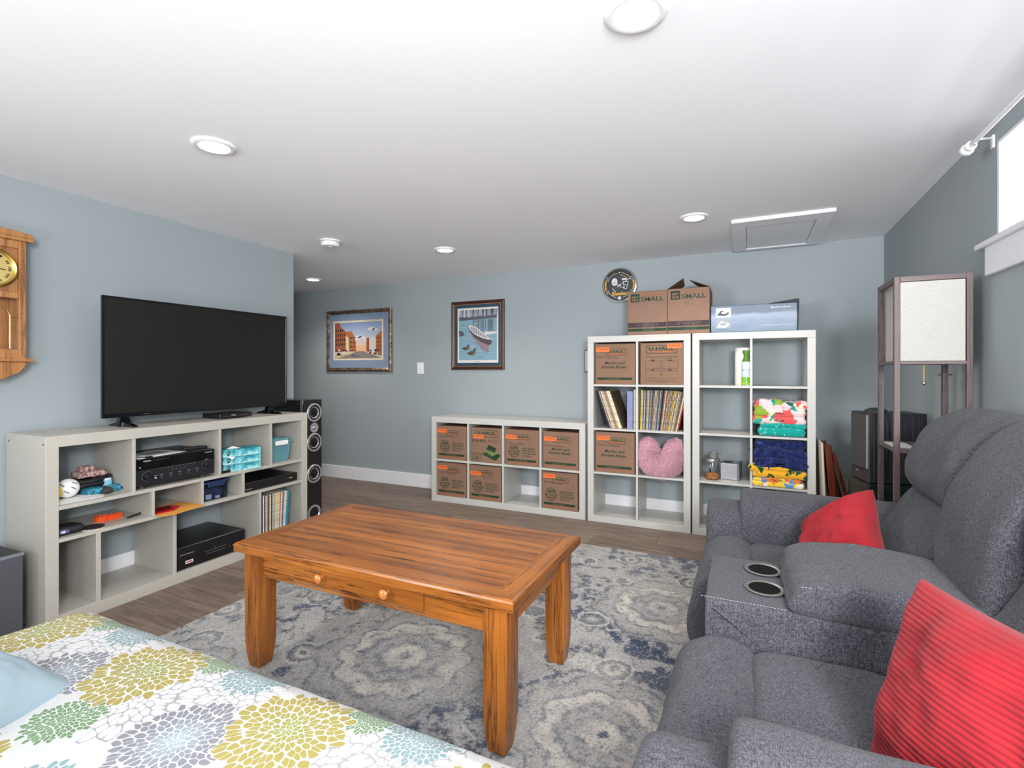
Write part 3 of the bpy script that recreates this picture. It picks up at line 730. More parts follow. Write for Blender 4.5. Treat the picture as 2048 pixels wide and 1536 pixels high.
# ---------------------------------------------------------------- television, player, receiver
t = thing('television', 'large black flat television on the media shelf, switched off', 'television', (-3.10, 1.19, .905), pi/2)
x0, x1, z0, z1 = .304, 1.487, .052, .71
b = MB().box(x0, x1, 0, .012, z0, z1); b.box(x0+.25, x1-.25, .012, .055, z0+.04, z1-.22)
obj('housing', b, BLACK, t, .003)
fr = MB()
for q in ((x0, x1, z1-.012, z1), (x0, x1, z0, z0+.024), (x0, x0+.011, z0+.024, z1-.012), (x1-.011, x1, z0+.024, z1-.012)): fr.box(q[0], q[1], -.006, 0, q[2], q[3])
obj('bezel', fr, flat((16, 17, 22), .15), t, .002)
scr = Mt('dark_screen', (25, 25, 23), .5, spec=.3); obj('screen', MB().box(x0+.011, x1-.011, -.0025, -.0002, z0+.024, z1-.012), scr.m, t)
p = MB(); T(p, 'hisense', x0+.22, z0+.009, .005, 0, .035, y=-.0065); obj('lettering', p, [flat((120, 120, 124), .5)], t, fix=False)
for s in (.415, 1.35):
    f = MB(); f.prism([(s-.02, .055), (s+.02, .055), (s+.028, .02), (s+.03, 0), (s-.03, 0), (s-.028, .02)], -.0, .03)
    for sg in (-1, 1):
        f.add([(s-.016, .015, .03), (s+.016, .015, .03), (s+.02, .015+sg*.02, 0), (s-.02, .015+sg*.02, 0), (s-.012, .015+sg*.115, .0), (s+.012, .015+sg*.115, .0), (s-.012, .015+sg*.115, .007), (s+.012, .015+sg*.115, .007)],
              [(0, 1, 7, 6), (6, 7, 5, 4), (0, 6, 4, 3), (1, 2, 5, 7), (3, 4, 5, 2), (0, 3, 2, 1)])
    obj('stand_foot', f, BLACKG, t)
def deck(name, label, x, y, z, w, d, h, rz=pi/2, txt=None, cat='player', mat=BLACK):
    t = thing(name, label, cat, (x, y, z), rz)
    obj('case', MB().box(0, w, .004, d, .006, h), mat, t, .002); obj('front_panel', MB().box(0, w, 0, .004, .006, h), flat((22, 22, 25), .25), t, .0015)
    for a in (.03, w-.03):
        for c in (.03, d-.03): obj('foot', MB().cyl((a, c, 0), .008, 0, .006), BLACK, t)
    return t
t = deck('disc_player', 'slim black disc player under the television screen', -3.0, 2.085, .905, .225, .17, .033, txt=1)
p = MB(); T(p, 'PHILIPS', .095, .019, .006, 0, .03, bold=.02, y=-.0006)
for q in (.165, .18, .195): disc(p, q, .02, .0022, 1, -.0006, 10)
R4(p, .02, .21, .0165, .0172, 1, -.0006); obj('print', p, [flat((210, 210, 214), .5), flat((110, 112, 120), .5)], t, fix=False)
# AV receiver
t = thing('av_receiver', 'black audio receiver with two volume knobs in the media shelf', 'receiver', (-2.945, 1.19+.385, Z1+st), pi/2)
RW = .437
obj('case', MB().box(0, RW, .012, .35, .018, .165), BLACK, t, .003)
obj('front_panel', MB().box(0, RW, 0, .012, .018, .165), flat((30, 31, 36), .35), t, .003)
obj('display_strip', MB().box(.004, RW-.004, -.002, 0, .105, .162), BLACKG, t, .001)
for a in (.05, RW-.05):
    for c in (.04, .3): obj('foot', MB().cyl((a, c, 0), .016, 0, .018), flat((60, 60, 64), .4), t)
for a in (.058, RW-.05):
    k = obj('knob', MB().lathe([(.0, -.026), (.019, -.026), (.022, -.022), (.0235, 0)], 32, (a, 0, .067 if a < .1 else .078), 'y'), flat((26, 27, 32), .3), t)
    obj('knob_ring', MB().lathe([(.024, -.003), (.029, -.003), (.03, 0)], 32, (a, 0, .067 if a < .1 else .078), 'y'), flat((60, 62, 70), .35), t)
p = MB(); T(p, 'YAMAHA', .055, .148, .006, 0, .04, bold=.02, y=-.0025); T(p, 'AVENTAGE', RW-.04, .148, .005, 0, .045, bold=.01, y=-.0025)
T(p, 'NATURAL SOUND AV RECEIVER RX-A', .13, .149, .003, 1, .09, y=-.0025)
for k in range(10): R4(p, .12+k*.021, .131+k*.021, .0985, .1005, 1, -.0006)
for k in range(5):
    T(p, ('HDMI', 'ZONE', 'AUDIO', 'USB', 'PHONES')[k], .13+.05*k, .062, .0035, 0, .018, y=-.0006); ring(p, .13+.05*k, .05, .006, .0012, 1, -.0006, 14)
for k in range(4): ring(p, .19+.022*k, .083, .005, .001, 1, -.0006, 14)
disc(p, .1, .052, .005, 0, -.0006, 12); T(p, 'INPUT', .1, .062, .004, 0, .02, y=-.0006); T(p, 'VOLUME', RW-.05, .108, .003, 0, .02, y=-.0026); disc(p, .02, .12, .005, 1, -.0026)
obj('print', p, [flat((215, 215, 220), .5), flat((120, 122, 130), .5)], t, fix=False)
# papers, remote on receiver
t = thing('instruction_sheets', 'white printed sheets lying on top of the audio receiver', 'papers', (-3.0, 1.19+.50, Z1+st+.165), pi/2+.15)
for i in range(3): obj('sheet', MB().box(-.1+.012*i, .18-.01*i, -.035+.01*i, .17, .0012*i, .0012*i+.001), WHITEP, t)
p = MB()
for k in range(6): p.quad([(.0+.022*k, .03, .0037), (.013+.022*k, .03, .0037), (.028+.022*k, .14, .0037), (.015+.022*k, .14, .0037)], 0)
obj('print', p, [flat((30, 30, 34), .6)], t, fix=False)
t = thing('remote_control', 'black remote control lying on the sheets above the receiver', 'remote control', (-2.985, 1.19+.66, Z1+st+.170), pi/2-.25)
obj('body', MB().box(0, .13, 0, .042, 0, .018), BLACK, t, .006, seg=3)
kb = MB()
for i in range(6):
    for j in range(3): kb.box(.02+.016*i, .029+.016*i, .008+.01*j, .014+.01*j, .018, .0195)
obj('buttons', kb, DKGREY, t)
t = thing('cable_plug', 'small black cable end hanging over the receiver front', 'cable', (-2.955, 1.19+.44, Z1+st+.165), pi/2)
obj('plug', MB().box(0, .035, -.004, .012, .0, .008), BLACK, t, .002); obj('cord', MB().tube([(0, .006, .004), (-.03, .04, .003), (-.02, .12, .003)], .002), BLACK, t)
# tissue boxes
def m_tissue():
    m = Mt('teal_leaf_print', (90, 180, 190), .5); v = m.coord()
    n_ = m.noise(m.map(v, (1, 1, 1)), 26, 5, .7, 1.2); s = m.n('SeparateXYZ', None, Vector=v)
    g = m.math('ADD', m.math('MULTIPLY', n_, 1.1), m.rng(s.outputs[2], 0, .05, -.25, .12))
    m.color(m.ramp(g, [(.22, (226, 240, 242)), (.38, (150, 212, 216)), (.52, (70, 170, 180)), (.7, (30, 130, 146))])); return m.m
TIS = m_tissue()
for k in range(3):
    t = thing('tissue_box', ('bottom', 'middle', 'top')[k]+' teal leaf-print tissue box in the stack of three', 'tissue box', (-2.975+.004*k, 1.19+.90-.003*k, Z1+st+.0475*k), pi/2-.32, 'stack of tissue boxes')
    obj('carton', MB().box(0, .225, 0, .115, 0, .047), TIS, t, .002)
    p = MB(); disc(p, .03, .025, .011, 0, -.0006, 18, .017); T(p, 'P', .03, .018, .014, 1, y=-.001); obj('print', p, [flat((20, 84, 84), .6), flat((190, 220, 210), .6)], t, fix=False)
    if k: 
        fl_ = MB().add([(.03, .04, .0475), (.1, .03, .0475), (.12, .06, .0475), (.05, .08, .0475), (.07, .05, .062)], [(0, 1, 4), (1, 2, 4), (2, 3, 4), (3, 0, 4)]) if k == 2 else MB().add([(.03, -.001, .047), (.07, -.001, .047), (.05, -.008, .03)], [(0, 1, 2)])
        obj('tissue', fl_, WHITEP, t)
t = thing('wallet', 'flat black case lying in front of the tissue boxes', 'case', (-2.955, 1.19+.865, Z1+st), pi/2); obj('case_body', MB().box(0, .075, 0, .1, 0, .016), BLACK, t, .004); obj('clasp', MB().box(.028, .034, -.001, .03, .016, .0175), SILVER, t)
# teal storage bin
TEALP = mottled('teal_plastic', (92, 142, 152), .45, .03, 10)
t = thing('storage_bin', 'teal plastic storage bin with white latches, media shelf', 'storage bin', (-2.975, 1.19+1.235, Z1+st), pi/2)
b = MB(); b.add([(.012, .02, 0), (.178, .02, 0), (.178, .26, 0), (.012, .26, 0), (0, .005, .13), (.19, .005, .13), (.19, .28, .13), (0, .28, .13)], [(3, 2, 1, 0), (0, 1, 5, 4), (1, 2, 6, 5), (2, 3, 7, 6), (3, 0, 4, 7), (4, 5, 6, 7)])
obj('tub', b, TEALP, t, .006, seg=2)
obj('lid', MB().box(-.006, .198, -.004, .288, .13, .145).box(.012, .18, .012, .272, .145, .165), TEALP, t, .006, seg=2); obj('latch', MB().box(.045, .15, -.012, -.002, .118, .15), WHITEP, t, .003)
obj('handle_cutout', MB().box(.05, .14, .04, .05, .165, .174), TEALP, t, .003)
# clear bin with navy lid
NAVP = flat((34, 52, 92), .35)
t = thing('storage_bin', 'small clear plastic box with dark blue lid, media shelf middle row', 'storage bin', (-2.965, 1.19+.76, Z2+st), pi/2)
m = glass('clear_plastic', (215, 222, 232), rough=.1)
b = MB(); w_, d_, h_ = .17, .2, .1
for q in ((.006, w_-.006, .006, .009, 0, h_), (.006, w_-.006, d_-.003, d_, 0, h_), (.006, .009, .009, d_-.003, 0, h_), (w_-.009, w_-.006, .009, d_-.003, 0, h_), (.006, w_-.006, .006, d_, 0, .003)): b.box(*q)
obj('tub', b, m, t); obj('lid', MB().box(-.004, w_+.004, -.002, d_+.008, h_, h_+.016), NAVP, t, .004, seg=2); obj('latch', MB().box(.03, .14, -.010, -.001, h_-.018, h_+.018), NAVP, t, .004)
obj('contents', puff(rrect(.02, .15, .004, .07, .025), .02, .17, lambda u, v, w: (u, w, v), .03, 32, 8, .012, 30), mottled('navy_cloth_in_bin', (58, 70, 104), .8, .15, 20), t)
obj('paper_tags', MB().box(.03, .065, .012, .016, .006, .036).box(.09, .12, .012, .016, .004, .02), WHITEP, t)
# black players
t = deck('disc_player', 'wide black disc player in the upper right bay of the media shelf', -2.95, 1.19+1.02, Z2+st, .43, .30, .06)
p = MB(); T(p, 'Panasonic', .04, .016, .007, 0, .05, y=-.0006); R4(p, .36, .372, .028, .034, 1, -.0006); R4(p, .378, .388, .028, .034, 1, -.0006); R4(p, .25, .4, .022, .042, 2, -.0005); obj('print', p, [flat((190, 190, 194), .5), flat((180, 190, 90), .5), BLACKG], t, fix=False)
t = deck('disc_changer', 'deep black disc changer on the bottom of the media shelf', -2.945, 1.19+.592, .0605, .435, .36, .13)
p = MB(); T(p, 'harman/kardon', .065, .085, .007, 0, .08, y=-.0006); R4(p, .17, .31, .064, .0655, 1, -.0006); R4(p, .18, .3, .047, .0485, 1, -.0006); disc(p, .235, .075, .003, 1, -.0006); R4(p, .055, .1, .03, .048, 2, -.0006); R4(p, .06, .095, .035, .043, 3, -.0008)
for q in (.33, .35, .37): disc(p, q, .05, .003, 1, -.0006, 10)
obj('print', p, [flat((190, 190, 194), .5), flat((130, 132, 140), .5), flat((225, 220, 220), .5), flat((190, 60, 60), .5)], t, fix=False)
# envelope, folder
t = thing('manila_envelope', 'orange-yellow manila envelope jutting from the media shelf', 'envelope', (-2.885, 1.19+.477, Z2+st), pi/2)
b = MB().add([(.0, -.00, 0), (.05, -.032, 0), (.235, .0, 0), (.21, .2, 0), (.02, .2, 0)], [(0, 1, 2, 3, 4)]); b2 = MB().prism([(.0, .0), (.05, -.032), (.25, .006), (.235, .22), (.01, .2)], .0005, .003, 'xy'); obj('envelope_body', b2, flat((226, 160, 66), .7), t)
t = thing('folder', 'red plastic folder under a clear sleeve on the manila envelope', 'folder', (-2.925, 1.19+.485, Z2+st+.0035), pi/2+.05)
obj('cover', MB().prism([(0, 0.01), (.09, 0), (.16, .05), (.15, .12), (.0, .12)], 0, .005, 'xy'), flat((190, 30, 40), .3), t); obj('clear_sleeve', MB().prism([(0, .03), (.1, .03), (.13, .11), (.0, .15)], .006, .009, 'xy'), glass('sleeve_film', (235, 225, 225), rough=.15), t)
# middle-row bits
def loc(x, d, z): return (-2.93-d, 1.19+x, z)
t = thing('tape_case', 'orange curved plastic strap case on the middle shelf', 'case', loc(.27, .12, Z2+st), pi/2)
pts = [(.03+.03*cos(a), .04+.028*sin(a), .014) for a in [pi*.35+k*pi*1.5/12 for k in range(13)]]
b = MB()
def ribbon(b, pts, t_, h_):
    for i in range(len(pts)-1):
        a, c = Vector(pts[i]), Vector(pts[i+1]); d = (c-a); n_ = Vector((-d.y, d.x, 0)).normalized()*t_/2
        vs = [a+n_, a-n_, c-n_, c+n_]; b.add([(v.x, v.y, 0) for v in vs]+[(v.x, v.y, h_) for v in vs], [(0, 1, 2, 3), (7, 6, 5, 4), (0, 4, 5, 1), (2, 6, 7, 3), (1, 5, 6, 2), (3, 7, 4, 0)])
ribbon(b, pts+[(.05, .008, 0), (.115, .02, 0)], .006, .026); ribbon(b, [(.045, .06, 0), (.08, .045, 0), (.118, .05, 0)], .006, .024)
obj('strap', b, flat((238, 84, 34), .4), t)
t = thing('pen_knife', 'short dark pen-shaped tool lying on the middle shelf', 'tool', loc(.375, .075, Z2+st+.006), pi/2+.35)
obj('barrel', MB().tube([(0, 0, 0), (.02, 0, 0), (.09, 0, 0), (.1, 0, 0)], [.004, .006, .006, .002]), flat((44, 42, 42), .4), t)
t = thing('table_tennis_paddle', 'round black paddle lying flat behind the pouch', 'paddle', loc(.21, .055, Z2+st), pi/2)
obj('blade', MB().lathe([(0, 0), (.048, 0), (.048, .005), (0, .005)], 32, (.0, 0, .004)), flat((38, 36, 38), .6), t); obj('blade_edge', MB().lathe([(.0, 0), (.0495, 0), (.0495, .004), (0, .004)], 32, (0, 0, 0)), flat((200, 186, 170), .6), t)
t = thing('pouch', 'black pouch with purple and white label, left end of middle shelf', 'pouch', loc(.052, .03, Z2+st), pi/2)
obj('fabric_body', puff(rrect(0, .12, 0, .04, .018), .0, .11, lambda u, v, w: (u, w, v), .03, 40, 8, .004, 30), flat((24, 25, 32), .6), t)
obj('label_patch', MB().box(.01, .05, -.003, .0, .014, .03).box(.015, .032, -.004, -.003, .016, .028), [flat((92, 84, 130), .5)], t); obj('barcode_patch', MB().box(.017, .034, -.006, -.0045, .016, .028), flat((190, 204, 226), .5), t)
# upper left bay bits
zt = Z1+st
t = thing('practice_ball', 'white slotted plastic practice ball on the papers', 'ball', loc(.135, .12, zt+.058), pi/2)
obj('shell', MB().lathe([(.047*sin(pi*k/16), -.047*cos(pi*k/16)) for k in range(17)], 32), flat((236, 236, 238), .35), t)
for (a, b_) in ((-.5, .25), (.1, -.1), (.35, -.6), (-.9, -.5)):
    M = Matrix.Rotation(a, 4, 'Z') @ Matrix.Rotation(b_, 4, 'X') @ Matrix.Rotation(.6, 4, 'Y')
    obj('slot', MB().box(-.012, .012, -.0478, -.046, -.003, .003, M=M), flat((130, 130, 134), .6), t, .0015)
t = thing('ball', 'yellow ball at the left end of the top media bay', 'ball', loc(.056, .09, zt+.053), pi/2); obj('skin', MB().lathe([(.042*sin(pi*k/14), -.042*cos(pi*k/14)) for k in range(15)], 28), flat((222, 190, 30), .5), t)
t = thing('paper_stack', 'loose curled white papers under the white practice ball', 'papers', loc(.052, .03, zt), pi/2)
for i in range(4): obj('sheet', MB().prism([(0, .01), (.1+.03*(3-i), .0), (.17+.02*(3-i), .06), (.12, .18), (0, .18)], .0028*i, .0028*i+.0012, 'xy'), WHITEP, t)
t = thing('dark_cap', 'dark grey cap behind the yellow ball', 'cap', loc(.055, .25, zt), pi/2)
obj('crown', puff(rrect(0, .11, 0, .085, .035), 0, .1, lambda u, v, w: (u, w, v), .04, 32, 8), flat((62, 62, 66), .8), t)
t = thing('glove_bag', 'blue and black patterned work gloves in the top left bay', 'gloves', loc(.2, .10, zt), pi/2-.1)
def m_bluepat():
    m = Mt('blue_script_print', (70, 170, 200), .6); v = m.coord(); m.color(m.ramp(m.noise(v, 90, 4, .7, 2), [(.46, (30, 60, 80)), (.5, (60, 168, 200)), (.7, (130, 210, 228))], 'CONSTANT')); return m.m
BP = m_bluepat()
obj('cuff', puff(rrect(0, .09, 0, .035, .015), 0, .12, lambda u, v, w: (u, w, v), .02, 32, 8, .003, 30), BP, t); obj('cuff', puff(rrect(.1, .17, 0, .035, .015), 0.02, .12, lambda u, v, w: (u, w, v), .02, 32, 8, .003, 30), BP, t)
obj('fingertip', puff(rrect(.065, .115, 0, .035, .016), -.02, .05, lambda u, v, w: (u, w, v), .02, 24, 6), flat((50, 46, 44), .7), t); obj('fingertip', puff(rrect(.16, .185, 0, .032, .012), -.0, .05, lambda u, v, w: (u, w, v), .015, 24, 6), flat((50, 46, 44), .7), t)
t = thing('scarf_coil', 'black puffy coiled strap above the blue gloves', 'strap', loc(.16, .15, zt+.035), pi/2)
b = MB()
for (zz, ph) in ((.012, 0), (.034, .8)):
    pts = [(.1+.095*cos(a+ph), .06+.055*sin(a+ph), zz+.004*sin(3*a)) for a in [2*pi*k/26 for k in range(25)]]
    b.tube(pts, [.0135+.003*sin(i*1.6) for i in range(25)], 10)
obj('padded_loop', b, flat((22, 21, 28), .5), t)
t = thing('knit_cloth', 'dusty pink patterned cloth crumpled on the black strap', 'cloth', loc(.20, .16, zt+.085), pi/2)
PK = Mt('dusty_pink_pattern', (186, 156, 148), .8); v = PK.coord(); PK.color(PK.ramp(PK.noise(v, 80, 3), [(.4, (120, 80, 76)), (.5, (186, 156, 148)), (.7, (206, 182, 172))])); PK = PK.m
obj('folds', puff(rrect(.0, .13, 0, .03, .014), 0, .1, lambda u, v, w: (u, w, v), .02, 32, 8, .008, 40), PK, t); obj('folds', puff(rrect(.02, .085, .025, .055, .013), 0.02, .09, lambda u, v, w: (u, w, v), .02, 32, 8, .006, 40), PK, t)
t = thing('blue_canister', 'pale blue capped tube tip poking out behind the gloves', 'tube', loc(.385-.06, .16, zt), pi/2); obj('tube_body', MB().cyl((0, 0, 0), .022, 0, .06), flat((130, 180, 206), .4), t); obj('cap', MB().cyl((0, 0, 0), .018, .06, .07), flat((200, 216, 228), .4), t)
# outlet behind media shelf
t = thing('wall_outlet', 'white outlet plate seen through the media shelf back', 'outlet', (XL, 1.19+.38, .52), pi/2); obj('plate', MB().box(-.035, .035, -.005, 0, -.057, .057), RIM, t, .002); obj('plug', MB().box(.0, .03, -.03, -.005, -.02, .02), BLACK, t, .003)
# ---------------------------------------------------------------- speakers at left
t = thing('subwoofer', 'black box subwoofer on the floor left of the media shelf', 'speaker', (-2.996, .76, 0), pi/2)
obj('cabinet', MB().box(0, .38, .02, .31, .012, .378), mottled('black_ash_veneer', (34, 34, 37), .5, .15, 20, stretch=(1, 6, 6)), t, .004)
GR = mottled('grey_grille_cloth', (76, 77, 84), .9, .12, 220); obj('grille', MB().box(.004, .376, 0, .02, .02, .368), GR, t, .003)
obj('trim_strip', MB().box(0, .38, .0, .02, .368, .378), flat((120, 124, 132), .4), t, .001)
for a in (.03, .35):
    for c in (.05, .28): obj('foot', MB().cyl((a, c, 0), .014, 0, .012), BLACK, t)
t = thing('tower_speaker', 'tall black floor speaker with silver-ringed drivers beyond the television', 'speaker', (-2.985, 2.718, 0), pi/2)
obj('cabinet', MB().box(0, .19, .012, .33, .02, .992), mottled('black_woodgrain', (17, 17, 22), .25, .1, 20), t, .003); obj('baffle', MB().box(0, .19, 0, .012, .02, .992), flat((20, 19, 22), .4), t, .002)
obj('plinth', MB().box(-.008, .198, -.008, .338, 0, .02), BLACK, t, .003)
def driver(t, x, z, r):
    o = obj('driver', MB().lathe([(r, 0), (r, -.006), (r*.96, -.009), (r*.82, -.009), (r*.8, -.004)], 40, (x, 0, z), 'y'), SILVER, t)
    obj('surround', MB().lathe([(r*.8, -.003), (r*.72, -.008), (r*.62, -.004)], 40, (x, 0, z), 'y'), BLACK, o)
    obj('cone', MB().lathe([(r*.62, -.004), (r*.25, .0118)], 40, (x, 0, z), 'y'), flat((172, 172, 178), .3, .5), o)
    obj('dust_cap', MB().lathe([(0, -.012), (r*.12, -.01), (r*.2, -.002), (r*.25, .0115)], 24, (x, 0, z), 'y'), BLACKG, o)
for z in (.895, .668, .43): driver(t, .112, z, .071)
tw = obj('tweeter', MB().lathe([(.038, 0), (.038, -.006), (.03, -.008), (.016, -.002)], 32, (.112, 0, .779), 'y'), SILVER, t); obj('dome', MB().lathe([(0, -.012), (.008, -.01), (.014, -.003)], 20, (.112, 0, .779), 'y'), CHROME, tw)
pt = obj('bass_port', MB().lathe([(.062, 0), (.062, -.006), (.05, -.008), (.044, -.001)], 36, (.112, 0, .13), 'y'), SILVER, t); obj('port_hole', MB().lathe([(0, -.0015), (.0445, -.001)], 32, (.112, 0, .13), 'y'), flat((6, 6, 8), .8), pt)
obj('corner_chip', MB().box(0, .008, -.001, .0, .965, .992), flat((150, 132, 120), .8), t)

# ---------------------------------------------------------------- wall clock on the left wall
t = thing('wall_clock', 'oak pendulum wall clock with brass dial on the left wall', 'clock', (XL, 1.10, 1.17), pi/2)
D_ = .125; h0, h1 = .10, .68
obj('case', MB().box(-.125, .125, -.02, 0, h0, h1).box(-.125, -.113, -D_+.03, -.02, h0, h1).box(.113, .125, -D_+.03, -.02, h0, h1), CLOCKOAK, t, .002)
obj('crown', MB().box(-.15, .15, -D_-.012, 0, .672, .69).prism([(-.15, .69), (.15, .69), (.145, .675+.035), (0, .725), (-.145, .71)], -D_-.012, 0), CLOCKOAK, t, .003)
obj('base_moulding', MB().box(-.15, .15, -D_-.01, 0, .085, .102), CLOCKOAK, t, .003)
b = MB(); pr = [(-.135, .085), (.135, .085), (.125, .06), (.1, .03), (.06, .012), (.05, 0), (-.05, 0), (-.06, .012), (-.1, .03), (-.125, .06)]
b.prism(pr, -D_+.005, 0); obj('base_bracket', b, CLOCKOAK, t, .003)
y0, y1 = -D_, -D_+.03
obj('door_stile', MB().box(.098, .125, y0, y1, h0, h1-.008), CLOCKOAK, t, .002); obj('door_stile', MB().box(-.125, -.098, y0, y1, h0, h1-.008), CLOCKOAK, t, .002)
for zz in ((h0, .145), (.392, .42), (.635, .672)): obj('door_rail', MB().box(-.098, .098, y0+.003, y1, zz[0], zz[1]), CLOCKOAK, t, .002)
for s in (-1, 1):
    r_ = MB()
    for k in range(46):
        z = .11+k*.0122; r_.add([(s*.1, y0-.001, z), (s*.112, y0-.001, z+.009), (s*.112, y0-.001, z+.015), (s*.1, y0-.001, z+.006), (s*.103, y0-.006, z+.006), (s*.109, y0-.006, z+.011)], [(0, 4, 5, 1), (3, 2, 5, 4), (0, 3, 4), (1, 5, 2)])
    obj('rope_carving', r_, CLOCKOAK, t)
b = MB().box(-.098, .098, y1-.012, y1, .42, .635)
for k in range(32): b.box(-.096+.006*k, -.093+.006*k, y1-.015, y1-.012, .422, .633)
obj('fluted_panel', b, CLOCKOAK, t)
dl = obj('dial', MB().lathe([(0, y0+.004), (.078, y0+.004), (.078, y1-.012)], 48, (0, 0, .528), 'y'), flat((206, 184, 112), .3, .4), t)
obj('bezel', MB().lathe([(.078, y0+.004), (.078, y0-.006), (.086, y0-.010), (.094, y0-.004), (.094, y1-.012)], 48, (0, 0, .528), 'y'), BRASS, dl)
p = MB()
for k, n_ in enumerate(('XII', 'I', 'II', 'III', 'IIII', 'V', 'VI', 'VII', 'VIII', 'IX', 'X', 'XI')):
    a = pi/2-k*pi/6; T(p, n_, .06*cos(a), .528+.06*sin(a), .011, 0, .006+.004*len(n_), bold=.02, y=y0+.0025, ang=a-pi/2)
line(p, 0, .528, .05, .523, .004, 0, y0+.001); line(p, 0, .528, -.03, .55, .005, 0, y0+.001)
for s in (-1, 0, 1): disc(p, .026*s, .513, .0035, 0, y0+.002)
obj('numerals', p, [flat((40, 34, 28), .5)], dl, fix=False)
obj('glass_pane', MB().box(-.097, .097, y0+.012, y0+.014, .146, .39), GLASS, t)
b = MB(); arch = [(-.07, y0+.016, .15), (-.07, y0+.016, .3)]+[(.07*cos(pi-k*pi/12), y0+.016, .3+.06*sin(pi*k/12)) for k in range(1, 12)]+[(.07, y0+.016, .3), (.07, y0+.016, .15)]
b.tube(arch, .0025, 8); b.tube([(.07, y0+.016, .3), (.097, y0+.016, .3)], .0025, 8); b.tube([(-.07, y0+.016, .3), (-.097, y0+.016, .3)], .0025, 8); obj('brass_arch', b, BRASS, t)
obj('pendulum', MB().box(-.006, .006, -.055, -.052, .2, .39).lathe([(0, -.06), (.03, -.057), (.034, -.052), (0, -.048)], 32, (0, 0, .2), 'y'), BRASS, t)

# ---------------------------------------------------------------- pictures on the back wall
def picture(label, x0, x1, z0, z1, fw, fmat, matc, mi_, art, mats, inner=None):
    t = thing('framed_picture', label, 'picture', ((x0+x1)/2, YB, z0)); w = x1-x0; h = z1-z0
    prof = [(0, 0), (0, -.018), (fw*.35, -.026), (fw*.7, -.020), (fw, -.012), (fw, 0)]
    b = MB(); n = len(prof)
    cor = [(-w/2, 0, 1, 1), (w/2, 0, -1, 1), (w/2, h, -1, -1), (-w/2, h, 1, -1)]
    vs = [(cx+sx*u, y, cz+sz*u) for (cx, cz, sx, sz) in cor for (u, y) in prof]
    fs = [(i*n+k, i*n+k+1, ((i+1) % 4)*n+k+1, ((i+1) % 4)*n+k) for i in range(4) for k in range(n-1)]
    b.add(vs, fs); obj('frame', b, fmat, t)
    if inner: 
        fi = MB()
        e = fw
        for q in ((-w/2+e-.004, w/2-e+.004, h-e, h-e+.005), (-w/2+e-.004, w/2-e+.004, e-.005, e), (-w/2+e-.005, -w/2+e, e, h-e), (w/2-e, w/2-e+.005, e, h-e)): fi.box(q[0], q[1], -.0165, -.012, q[2], q[3])
        obj('gilt_fillet', fi, inner, t)
    obj('mat_board', MB().box(-w/2+fw, w/2-fw, -.008, -.004, fw, h-fw), matc, t)
    p = MB(); ax0, ax1, az0, az1 = mi_; art(p, ax0-(x0+x1)/2, ax1-(x0+x1)/2, az0-z0, az1-z0); obj('print', p, mats, t, fix=False)
    obj('glass_pane', MB().box(-w/2+fw, w/2-fw, -.0115, -.0105, fw, h-fw), GLASS, t)
